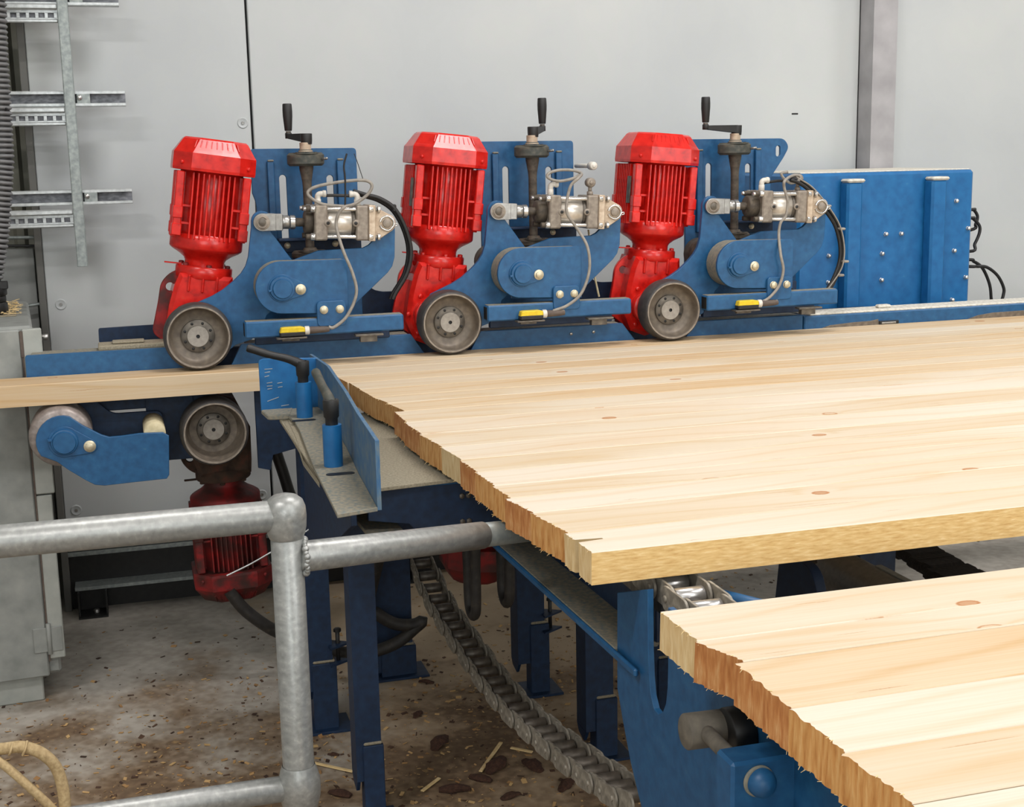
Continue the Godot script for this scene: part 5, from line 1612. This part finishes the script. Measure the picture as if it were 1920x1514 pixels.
func conveyors():
	# return run of the chain hanging under the table, and the upper run between the layers
	var path := V([-3.7643, 0.4002, -3.5593, 0.3512, -3.2503, 0.3352, -2.8409, 0.3386, -2.4032, 0.4025, -2.1243, 0.4607, -1.9677, 0.5074])
	var curve := Curve2D.new()
	for i in path.size():
		var tan := (path[mini(i + 1, path.size() - 1)] - path[maxi(i - 1, 0)]) / 6.0
		curve.add_point(path[i], -tan, tan)
	curve.bake_interval = 0.01
	var o := thing("conveyor_chain", "slack grey roller chain hanging in a sag under the boards", "chain", Vector3(0.81, 0.6, -2.4), "conveyor chains")
	chain_run(o, func(d: float) -> Vector2: return curve.sample_baked(d), curve.get_baked_length(), 0.81, 0.066, 0.040, mt.dull_steel)
	o = thing("conveyor_chain", "bright roller chain links in the gap between the two board layers", "chain", Vector3(0.81, 0.93, -1.75), "conveyor chains")
	chain_run(o, func(d: float) -> Vector2: return Vector2(-2.4 + d, 0.922), 1.4, 0.808, 0.064, 0.040, mt.roller)
	# big curved end plate
	o = thing("conveyor_side_plate", "big blue conveyor side plate with U-shaped slot, under the nearer boards", "plate", Vector3(0.75, 0.3, -1.6))
	var s := Shape.new()
	var pl := V([-1.958, 0.8926, -1.9606, 0.7286, -1.9368, 0.6825, -1.9017, 0.6237, -1.8557, 0.5681])
	pl.append_array(V([-1.78, 0.50, -1.6, 0.42, -1.12, 0.42, -1.12, 0.935]))
	pl.append_array(V([-1.7486, 0.9363, -1.7483, 0.8455, -1.7502, 0.8112, -1.7562, 0.7836, -1.7685, 0.7649, -1.7852, 0.7546, -1.8021, 0.7563, -1.815, 0.7728, -1.8214, 0.8007, -1.8256, 0.8424, -1.8274, 0.9393]))
	s.ext(pl, 0.742, 0.752, 1, 0.001)
	part(o, "plate", s, mt.blue)
	s = Shape.new()
	s.cyl(Vector3(0.742, 0.858, -1.50), Vector3(0.660, 0.860, -1.50), 0.0235, 0.002, 28)
	var kn := part(o, "clamp_barrel", s, mt.barrel_dust, "dusty dark clamp barrel")
	s = Shape.new()
	s.cyl(Vector3(0.742, 0.858, -1.485), Vector3(0.71, 0.858, -1.485), 0.032, 0.002, 28)
	part(kn, "collar", s, mt.black)
	s = Shape.new()
	s.cyl(Vector3(0.684, 0.862, -1.50), Vector3(0.676, 0.868, -1.37), 0.0105, 0.001, 14)
	part(o, "threaded_rod", s, mt.barrel_dust)
	s = Shape.new()
	s.box(Vector3(0.7145, 0.80, -1.383), Vector3(0.11, 0.158, 0.046), 0.004)
	var blk := part(o, "anchor_block", s, mt.blue)
	s = Shape.new()
	s.cyl(Vector3(0.694, 0.853, -1.36), Vector3(0.694, 0.853, -1.356), 0.020, 0.001, 28)
	part(blk, "washer", s, mt.dusty_blue)
	s = Shape.new()
	s.turn(Vector3(0.695, 0.853, -1.356), Vector3(0.702, 0.853, -1.29), V([0.0, 0.0, 0.0178, 0.0, 0.0178, 0.006, 0.0162, 0.011, 0.012, 0.0165, 0.0065, 0.0195, 0.0, 0.0205]), 28)
	part(blk, "domed_nut", s, mt.blue)
	s = Shape.new()
	s.box(Vector3(0.765, 0.22, -1.45), Vector3(0.06, 0.44, 0.06), 0.003)
	part(o, "leg", s, mt.dark_blue)
	# dusty angle beam under the board ends
	o = thing("angle_beam", "dusty blue angle beam slanting under the board ends to the curved plate", "beam", Vector3(0.75, 0.80, -2.4))
	s = Shape.new()
	s.bar(Vector3(0.776, 0.757, -3.34), Vector3(0.776, 0.7945, -1.96), 0.082, 0.009, 0.003)
	part(o, "flange", s, mt.dusty_blue, "dusty lower flange")
	s = Shape.new()
	s.bar(Vector3(0.7345, 0.754, -3.34), Vector3(0.7345, 0.794, -1.855), 0.008, 0.014, 0.003)
	part(o, "edge", s, mt.blue)
	s = Shape.new()
	s.bar(Vector3(0.814, 0.795, -3.34), Vector3(0.814, 0.8325, -1.96), 0.008, 0.07, 0.002)
	part(o, "web", s, mt.dark_blue)
	# right-hand track of the chain, seen in the gap
	s = Shape.new()
	s.box(Vector3(0.808, 0.888, -1.9), Vector3(0.05, 0.022, 2.2), 0.002)
	solo("chain_track", s, mt.dull_steel, "steel track bar carrying the upper chain under the boards", "track", Vector3(0.808, 0.888, -1.9))
	# second conveyor seen through the gap
	o = thing("stop_plate", "dark upright stop plate with a bright blue edge in the gap between layers", "plate", Vector3(1.12, 0.72, -2.05))
	s = Shape.new()
	s.ext(round_corners(V([-2.17, 0.862, -2.05, 0.862, -2.02, 0.80, -2.02, 0.0, -2.08, 0.0, -2.21, 0.62]), [0.03, 0.03, 0.0, 0.0, 0.0]), 1.145, 1.165, 1, 0.001)
	part(o, "plate", s, mt.dark_blue)
	s = Shape.new()
	s.box(Vector3(1.155, 0.72, -2.018), Vector3(0.02, 0.20, 0.004), 0.001)
	part(o, "edge", s, mt.bright_blue)
	o = thing("drive_shaft", "dusty grey drive shaft with clamp sleeve, seen in the gap beside the stop plate", "shaft", Vector3(1.3, 0.75, -1.8))
	s = Shape.new()
	s.cyl(Vector3(1.305, 0.782, -2.25), Vector3(1.305, 0.782, -1.2), 0.045, 0.002, 32)
	part(o, "sleeve", s, mt.tube_silver)
	s = Shape.new()
	s.box(Vector3(1.322, 0.826, -1.95), Vector3(0.014, 0.006, 0.34), 0.001)
	part(o, "key_strip", s, mt.galv)
	s = Shape.new()
	s.pipe(Vector3(1.305, 0.782, -2.275), Vector3(1.305, 0.782, -2.245), 0.045, 0.02, 28)
	part(o, "collar", s, mt.dull_steel)
	s = Shape.new()
	s.cyl(Vector3(1.305, 0.782, -2.42), Vector3(1.305, 0.782, -2.27), 0.022, 0.001, 20)
	part(o, "shaft_end", s, mt.black)
	s = Shape.new()
	var rng := RandomNumberGenerator.new()
	rng.seed = 8
	for i in 26:
		var t := i / 25.0
		var p := Vector3(2.07, 0.50, -3.35).lerp(Vector3(1.99, 0.50, -2.5), t)
		s.box(p + Vector3(rng.randf_range(-0.006, 0.006), rng.randf_range(-0.004, 0.004), 0), Vector3(0.13 + rng.randf_range(-0.015, 0.015), 0.03, 0.05), 0.008)
	solo("dirty_belt", s, mt.foam, "ragged black belt running down in the right of the gap", "belt", Vector3(2.03, 0.49, -2.9))
	var n := 0
	for q in [[0.875, -1.80]]:
		s = Shape.new()
		s.cyl(Vector3(q[0], 0.905, q[1] - 0.05), Vector3(q[0] + 0.04, 0.905, q[1] + 0.02), 0.012, 0.002, 16)
		solo("stub_roller", s, mt.blue, "small blue stub roller beside the bright chain links", "roller", Vector3(q[0], 0.893, q[1]))
		n += 1

func chain_run(o: Node3D, at: Callable, length: float, x: float, pitch: float, tall: float, rm: Material):
	# alternating inner and outer link plates on bright rollers, in the plane x
	var outer := Shape.new()
	var inner := Shape.new()
	var rol := Shape.new()
	var out2 := PackedVector2Array()
	out2.append_array(circle(Vector2(-pitch / 2, 0), tall / 2, 9, PI / 2, PI * 1.5))
	out2.append_array(circle(Vector2(pitch / 2, 0), tall / 2, 9, -PI / 2, PI / 2))
	var base: Vector3 = org[o]
	outer.ext(out2, -0.0022, 0.0022, 1, 0.0006)
	inner.ext(out2, -0.0022, 0.0022, 1, 0.0006)
	for e in [-pitch / 2, pitch / 2]:
		outer.cyl(Vector3(-0.005, 0, e), Vector3(0.005, 0, e), 0.0055, 0.001, 12)
	rol.cyl(Vector3(-0.024, 0, 0), Vector3(0.024, 0, 0), tall * 0.36, 0.001, 18)
	rol.cyl(Vector3(-0.036, 0, 0), Vector3(0.036, 0, 0), 0.005, 0.001, 12)
	var mo := commit(outer, Vector3.ZERO)
	var mi := commit(inner, Vector3.ZERO)
	var mr := commit(rol, Vector3.ZERO)
	var count := int(length / pitch)
	for i in count:
		var a: Vector2 = at.call(i * pitch)
		var b: Vector2 = at.call((i + 1) * pitch)
		var mid := (a + b) / 2
		var ang := atan2(b.y - a.y, b.x - a.x)
		for q in [[mo if i % 2 else mi, -0.036 if i % 2 else -0.030, "link_plate"], [mo if i % 2 else mi, 0.036 if i % 2 else 0.030, "link_plate"], [mr, 0.0, "roller"]]:
			var m := MeshInstance3D.new()
			m.mesh = q[0]
			m.material_override = rm if q[2] == "roller" else mt.chain
			var pos := Vector3(x + q[1], mid.y, mid.x) if q[2] != "roller" else Vector3(x, a.y, a.x)
			m.transform = Transform3D(Basis(Vector3.RIGHT, -ang), pos - base)
			var k := 0
			var nm: String = q[2]
			while o.has_node(NodePath(nm)):
				k += 1
				nm = "%s_%03d" % [q[2], k]
			m.name = nm
			o.add_child(m)

func left_side():
	# grey control cabinet, turned a little
	var at := Vector3(-0.210, 0, -4.05)
	var C := Transform3D(Basis(Vector3.UP, deg_to_rad(3.9)), at)
	var o := thing("control_cabinet", "grey speckled control cabinet at the left edge, sawdust on top", "cabinet", at)
	var sh := func() -> Shape:
		var q := Shape.new()
		q.X = C
		return q
	var s: Shape = sh.call()
	s.box(Vector3(-0.33, 0.61, -0.39), Vector3(0.60, 1.05, 0.74), 0.008)
	part(o, "body", s, mt.cabinet)
	s = sh.call()
	s.box(Vector3(-0.345, 0.606, -0.012), Vector3(0.56, 1.042, 0.024), 0.004)
	var door := part(o, "door", s, mt.cabinet)
	s = sh.call()
	s.box(Vector3(-0.0335, 0.885, -0.012), Vector3(0.053, 0.485, 0.026), 0.003)
	s.box(Vector3(-0.038, 0.388, -0.012), Vector3(0.044, 0.50, 0.026), 0.003)
	part(o, "side_strip", s, mt.speckle)
	s = sh.call()
	s.box(Vector3(-0.0625, 1.085, -0.004), Vector3(0.009, 0.075, 0.012), 0.001)
	s.box(Vector3(-0.0615, 0.62, -0.006), Vector3(0.005, 0.98, 0.012), 0.0)
	part(o, "door_gap", s, mt.brown_boot)
	s = sh.call()
	s.cyl(Vector3(-0.058, 0.155, 0.006), Vector3(-0.058, 0.25, 0.006), 0.007, 0.001, 12)
	s.box(Vector3(-0.082, 0.20, 0.002), Vector3(0.040, 0.075, 0.006), 0.001)
	s.box(Vector3(-0.038, 0.20, 0.002), Vector3(0.034, 0.075, 0.006), 0.001)
	part(door, "hinge", s, mt.cabinet)
	s = sh.call()
	s.cyl(Vector3(-0.008, 1.095, -0.06), Vector3(0.012, 1.095, -0.06), 0.009, 0.002, 14)
	part(o, "screw", s, mt.steel)
	s = sh.call()
	s.box(Vector3(-0.365, 0.046, -0.36), Vector3(0.56, 0.092, 0.66), 0.004)
	part(o, "plinth", s, mt.speckle)
	s = sh.call()
	s.box(Vector3(-0.32, 1.137, -0.50), Vector3(0.50, 0.003, 0.42), 0.001)
	var du := part(o, "dust_layer", s, mt.dust)
	# shavings lying on it
	var rng := RandomNumberGenerator.new()
	rng.seed = 77
	s = sh.call()
	for i in 420:
		var p := Vector3(-0.06 - pow(rng.randf(), 1.3) * 0.40, 1.139 + rng.randf() * 0.012, -0.30 - rng.randf() * 0.38)
		s.bar(p, p + Vector3(rng.randf_range(-1, 1), rng.randf_range(-0.15, 0.15), rng.randf_range(-1, 1)).normalized() * rng.randf_range(0.006, 0.02), 0.004, 0.0012, 0.0)
	var sv := solo("wood_shavings", s, mt.splinter, "yellow wood shavings heaped on top of the grey cabinet", "shavings", Vector3(-0.4, 1.14, -4.5))
	sv.set_meta("kind", "stuff")
	# black corrugated duct with its gland
	var pts := PackedVector3Array([Vector3(-0.2720, 3.2, -4.4), Vector3(-0.2820, 2.3, -4.4), Vector3(-0.2910, 2.07, -4.4), Vector3(-0.3000, 1.90, -4.4), Vector3(-0.3025, 1.761, -4.4), Vector3(-0.3080, 1.603, -4.4), Vector3(-0.3300, 1.444, -4.4), Vector3(-0.3440, 1.364, -4.4), Vector3(-0.372, 1.24, -4.4)])
	o = thing("corrugated_duct", "black corrugated cable duct rising at the left edge from the cabinet", "duct", Vector3(-0.372, 1.14, -4.4))
	s = Shape.new()
	s.tube(pts, 0.0315, 18, 8)
	var core := part(o, "duct", s, mt.black)  # black core paints the shade of the grooves between the ribs
	s = Shape.new()
	var run := Curve3D.new()
	for i in pts.size():
		var tn := (pts[mini(i + 1, pts.size() - 1)] - pts[maxi(i - 1, 0)]) / 6.0
		run.add_point(pts[i], -tn, tn)
	var dist := 0.6
	while dist < run.get_baked_length() - 0.02:
		var a := run.sample_baked(dist)
		s.cyl(a, a + (run.sample_baked(dist + 0.01) - a).normalized() * 0.0108, 0.0375, 0.0035, 22)
		dist += 0.0158
	part(core, "rib", s, mt.duct).set_meta("kind", "stuff")
	s = Shape.new()
	s.cyl(Vector3(-0.372, 1.139, -4.4), Vector3(-0.372, 1.175, -4.4), 0.046, 0.003, 10)
	s.cyl(Vector3(-0.372, 1.175, -4.4), Vector3(-0.372, 1.195, -4.4), 0.043, 0.003, 24)
	s.cyl(Vector3(-0.372, 1.195, -4.4), Vector3(-0.372, 1.222, -4.4), 0.047, 0.003, 10)
	s.box(Vector3(-0.332, 1.228, -4.38), Vector3(0.025, 0.024, 0.02), 0.002)
	part(o, "gland", s, mt.black)
	s = Shape.new()
	s.tube(PackedVector3Array([Vector3(-0.36, 1.745, -4.375), Vector3(-0.325, 1.742, -4.358), Vector3(-0.29, 1.747, -4.375), Vector3(-0.278, 1.755, -4.37)]), 0.004, 6, 4)
	part(o, "cable_tie", s, mt.black)
	# galvanised ladder in front of the wall
	o = thing("cable_ladder", "galvanised cable ladder with perforated rungs on the wall at left", "ladder", Vector3(-0.2, 1.25, -4.72))
	for x in [-0.105, -0.72]:
		s = Shape.new()
		s.box(Vector3(x, 2.6, -4.70), Vector3(0.030, 2.7, 0.004), 0.001)
		s.box(Vector3(x + 0.0155, 2.6, -4.725), Vector3(0.003, 2.7, 0.05), 0.001)
		s.box(Vector3(x - 0.0155, 2.6, -4.725), Vector3(0.003, 2.7, 0.05), 0.001)
		part(o, "side_rail", s, mt.galv)
	for y in [1.796, 1.477, 2.115]:
		s = Shape.new()
		for sg in [-1.0, 1.0]:
			s.box(Vector3(-0.37, y + sg * 0.0235, -4.75), Vector3(0.882, 0.003, 0.046), 0.0008)
			s.box(Vector3(-0.37, y + sg * 0.019, -4.7275), Vector3(0.882, 0.009, 0.003), 0.0008)
		var ch := part(o, "support_channel", s, mt.galv_bright)
		s = Shape.new()
		s.box(Vector3(-0.37, y, -4.771), Vector3(0.882, 0.044, 0.003), 0.0008)
		part(ch, "web", s, mt.galv_shaded)  # web coloured darker than the lips for the shade inside the channel
		s = Shape.new()
		s.box(Vector3(-0.062, y, -4.728), Vector3(0.042, 0.045, 0.004), 0.001)
		var pl := part(o, "clamp_plate", s, mt.galv)
		s = Shape.new()
		s.turn(Vector3(-0.074, y + 0.003, -4.726), Vector3(-0.074, y + 0.003, 0), V([0.009, 0.0, 0.009, 0.003, 0.006, 0.007, 0.0, 0.008]), 16)
		part(pl, "bolt", s, mt.bright_steel)
	for y in [1.736, 1.407, 2.06]:
		s = Shape.new()
		s.box(Vector3(-0.412, y + 0.011, -4.7205), Vector3(0.582, 0.010, 0.003), 0.0)
		s.box(Vector3(-0.412, y - 0.0125, -4.7205), Vector3(0.582, 0.005, 0.003), 0.0)
		for i in 21:
			s.box(Vector3(-0.698 + i * 0.0285, y - 0.002, -4.7205), Vector3(0.0095, 0.018, 0.003), 0.0)
		s.bar(Vector3(-0.703, y + 0.024, -4.71), Vector3(-0.121, y + 0.024, -4.71), 0.022, 0.018, 0.004)
		s.bar(Vector3(-0.703, y - 0.020, -4.715), Vector3(-0.121, y - 0.020, -4.715), 0.012, 0.012, 0.003)
		var rung := part(o, "rung", s, mt.galv_bright)
		s = Shape.new()
		s.box(Vector3(-0.412, y - 0.004, -4.735), Vector3(0.58, 0.036, 0.003), 0.0005)
		part(rung, "shaded_inner_web", s, mt.galv_shaded)  # dark sheet behind the holes, standing for the shade inside the rung
	var n := 0
	for q in [[1.345, -0.24, 1.34], [1.318, -0.24, 1.31], [1.10, -0.225, 1.115]]:
		s = Shape.new()
		s.tube(PackedVector3Array([Vector3(-0.6, q[0] + 0.02, -4.92), Vector3(-0.4, q[0], -4.92), Vector3(q[1], q[2], -4.93)]), 0.006 if n != 1 else 0.005, 8, 5)
		solo("wall_conduit", s, mt.black if n == 1 else mt.galv, ["thin grey rod under the lower rung behind the duct", "thin black cable under the grey rod behind the duct", "short grey rod behind the cabinet's back corner"][n], "conduit", Vector3(-0.4, q[0], -4.92))
		n += 1
	# coarse beige hose loop at the lower left
	s = Shape.new()
	s.tube(PackedVector3Array([Vector3(-0.40, 0.487, -2.66), Vector3(-0.33, 0.492, -2.62), Vector3(-0.279, 0.492, -2.6), Vector3(-0.235, 0.494, -2.59), Vector3(-0.197, 0.470, -2.59), Vector3(-0.176, 0.425, -2.6), Vector3(-0.170, 0.354, -2.6), Vector3(-0.18, 0.25, -2.61), Vector3(-0.25, 0.10, -2.66), Vector3(-0.4, 0.012, -2.75), Vector3(-0.7, 0.012, -2.9)]), 0.0115, 12, 6)
	s.tube(PackedVector3Array([Vector3(-0.31, 0.492, -2.60), Vector3(-0.275, 0.468, -2.585), Vector3(-0.23, 0.415, -2.58), Vector3(-0.19, 0.355, -2.59), Vector3(-0.16, 0.30, -2.6), Vector3(-0.15, 0.18, -2.6), Vector3(-0.2, 0.012, -2.62), Vector3(-0.35, 0.012, -2.7)]), 0.0085, 12, 6)
	s.tube(PackedVector3Array([Vector3(-0.262, 0.482, -2.589), Vector3(-0.258, 0.492, -2.578), Vector3(-0.254, 0.505, -2.588)]), 0.0025, 6, 3)
	s.tube(PackedVector3Array([Vector3(-0.237, 0.482, -2.579), Vector3(-0.231, 0.494, -2.576), Vector3(-0.227, 0.506, -2.588)]), 0.0025, 6, 3)
	solo("beige_hose", s, mt.rope, "stiff beige hose loop rising from the floor at the lower left", "hose", Vector3(-0.3, 0, -2.65))

func guard_rail():
	var z := -2.03
	var o := thing("guard_rail", "galvanised tube guard rail with ball joints in the left foreground", "railing", Vector3(0.224, 0, z))
	var tube := func(a: Vector3, b: Vector3, r: float) -> Shape:
		var q := Shape.new()
		q.cyl(a, b, r, 0.001, 32)
		return q
	part(o, "top_rail", tube.call(Vector3(-1.2, 1.0545, z), Vector3(0.205, 1.0545, z), 0.0245), mt.tube_silver)
	part(o, "middle_rail", tube.call(Vector3(-1.2, 0.604, z), Vector3(0.205, 0.604, z), 0.0205), mt.tube_silver)
	part(o, "post", tube.call(Vector3(0.224, 0.0, z), Vector3(0.224, 1.05, z), 0.0250), mt.tube_silver)
	for y in [1.054, 0.604]:
		var s := Shape.new()
		s.turn(Vector3(0.224, y, z), Vector3(0.224, 3, z), V([0.026, -0.036, 0.0285, -0.030, 0.0315, -0.018, 0.0325, 0.0, 0.0315, 0.013, 0.0275, 0.024, 0.019, 0.031, 0.009, 0.034, 0.0, 0.0345] if y > 1.0 else [0.026, -0.04, 0.029, -0.030, 0.033, -0.015, 0.034, 0.0, 0.033, 0.015, 0.029, 0.030, 0.026, 0.038]), 32)
		part(o, "ball_joint", s, mt.tube_silver)
	var far := PackedVector3Array([Vector3(0.5963, 0.9241, -2.25)])[0]
	var near := Vector3(0.236, 0.985, z)
	var way := (far - near).normalized()
	var s2 := Shape.new()
	s2.cyl(near, far, 0.0245, 0.0015, 32)
	var st := part(o, "sleeve", s2, mt.tube_silver, "welded sleeve tube")
	part(o, "stub", tube.call(far - way * 0.01, far + way * 0.15, 0.0222), mt.galv)
	s2 = Shape.new()
	var rng := RandomNumberGenerator.new()
	rng.seed = 9
	for i in 26:
		var a := TAU * i / 26
		s2.ball(Vector3(0.2475 + 0.004 * rng.randf(), 0.985 + sin(a) * 0.0265, z + cos(a) * 0.0265), 0.004 + rng.randf() * 0.0022, 8)
	part(st, "weld_bead", s2, mt.tube_silver)

func litter():
	# shavings, chips and bark trodden over the floor
	var rng := RandomNumberGenerator.new()
	rng.seed = 12
	var chip := BoxMesh.new()
	chip.size = Vector3(1, 0.12, 0.35)
	var m := StandardMaterial3D.new()
	m.vertex_color_use_as_albedo = true
	m.roughness = 0.9
	chip.material = m
	var mm := MultiMesh.new()
	mm.transform_format = MultiMesh.TRANSFORM_3D
	mm.use_colors = true
	mm.mesh = chip
	var n := 16000
	mm.instance_count = n
	for i in n:
		var p := Vector3.ZERO
		while true:
			p = Vector3(rng.randf_range(-0.5, 2.6), 0.002, rng.randf_range(-4.75, -1.9))
			var want := smoothstep(-4.5, -3.3, p.z) * 0.85 + 0.12
			if p.x > 0.3: want += 0.15
			if rng.randf() < want: break
		var l := pow(rng.randf(), 4.0) * 0.016 + 0.0025
		var c := srgb(206, 172, 118).lerp(srgb(150, 112, 70), rng.randf())
		if rng.randf() < 0.3: c = srgb(60, 42, 32).lerp(srgb(92, 66, 48), rng.randf())
		var b := Basis(Vector3.UP, rng.randf() * TAU) * Basis(Vector3.RIGHT, rng.randf_range(-0.4, 0.4)) * Basis(Vector3.BACK, rng.randf_range(-0.25, 0.25))
		mm.set_instance_transform(i, Transform3D(b.scaled_local(Vector3(l, l * 0.7, l * rng.randf_range(0.5, 2.2))), p))
		mm.set_instance_color(i, c.srgb_to_linear())
	var mi := MultiMeshInstance3D.new()
	mi.multimesh = mm
	mi.name = "sawdust"
	mark(mi, "scattered sawdust and small wood chips on the concrete floor", "sawdust")
	mi.set_meta("kind", "stuff")
	add_child(mi)
	# larger pieces one can pick out
	var spots := PackedVector3Array([Vector3(0.7459, 0, -3.5967), Vector3(0.7599, 0, -3.3863), Vector3(0.8687, 0, -3.2029), Vector3(0.8587, 0, -3.0276), Vector3(0.9606, 0, -3.1715), Vector3(0.8112, 0, -3.1437), Vector3(1.0115, 0, -3.0376), Vector3(0.7328, 0, -3.1071), Vector3(0.4716, 0, -3.4137), Vector3(0.4507, 0, -3.1779), Vector3(0.8238, 0, -3.825), Vector3(0.9931, 0, -3.6433)])
	var sizes := [0.03, 0.055, 0.06, 0.035, 0.05, 0.04, 0.045, 0.05, 0.02, 0.04, 0.03, 0.03]
	var near := ["just below the chain's middle, left of it", "small, left of the chain's lower half", "larger and flat, below the chain's middle", "near the photo's bottom edge under the chain", "right under the chain's lower bend", "beside the pale splint under the chain", "dark round plug close to the big blue plate", "at the foot of the nearest leg, right of it", "tiny, left of the nearest leg", "low beside the guard rail's lower ball", "under the two hanging lead loops", "right of the chain beside the clamp-eared leg"]
	for i in spots.size():
		var s := Shape.new()
		var p := spots[i]
		var l: float = sizes[i]
		var rings := []
		var yaw := rng.randf() * TAU
		for k in 6:
			var t := k / 5.0
			var ring := PackedVector3Array()
			var wdt := (0.35 + 0.65 * sin(PI * clampf(t, 0.08, 0.92))) * l * 0.42
			for a in 7:
				var an := TAU * a / 7
				var rr := rng.randf_range(0.75, 1.2)
				ring.append(p + Vector3(0, wdt * 0.45, 0) + Basis(Vector3.UP, yaw) * Vector3((t - 0.5) * l * 1.6, sin(an) * wdt * 0.5 * rr, cos(an) * wdt * rr))
			rings.append(ring)
		s.loft(rings)
		solo("bark_chip", s, mt.bark, "dark bark chip " + near[i], "bark", p, "bark chips on the floor")
	var sticks := PackedVector3Array([Vector3(0.821, 0.006, -3.1795), Vector3(0.9207, 0.006, -3.3319), Vector3(0.4131, 0.006, -3.372), Vector3(0.5032, 0.006, -3.2876), Vector3(0.9363, 0.006, -3.2907), Vector3(0.984, 0.006, -3.2461), Vector3(0.6518, 0.006, -3.122), Vector3(0.7103, 0.006, -3.178)])
	for i in sticks.size() / 2:
		var s := Shape.new()
		s.bar(sticks[i * 2], sticks[i * 2 + 1], 0.010, 0.004, 0.001)
		solo("wood_splint", s, mt.splinter, ["thin pale wood splint under the hanging chain", "thin pale wood splint left of the nearest machine leg", "short flat wood splint under the chain's lower bend", "pale wood splint near the photo's lower edge under the table"][i], "stick", sticks[i * 2], "wood splints on the floor")
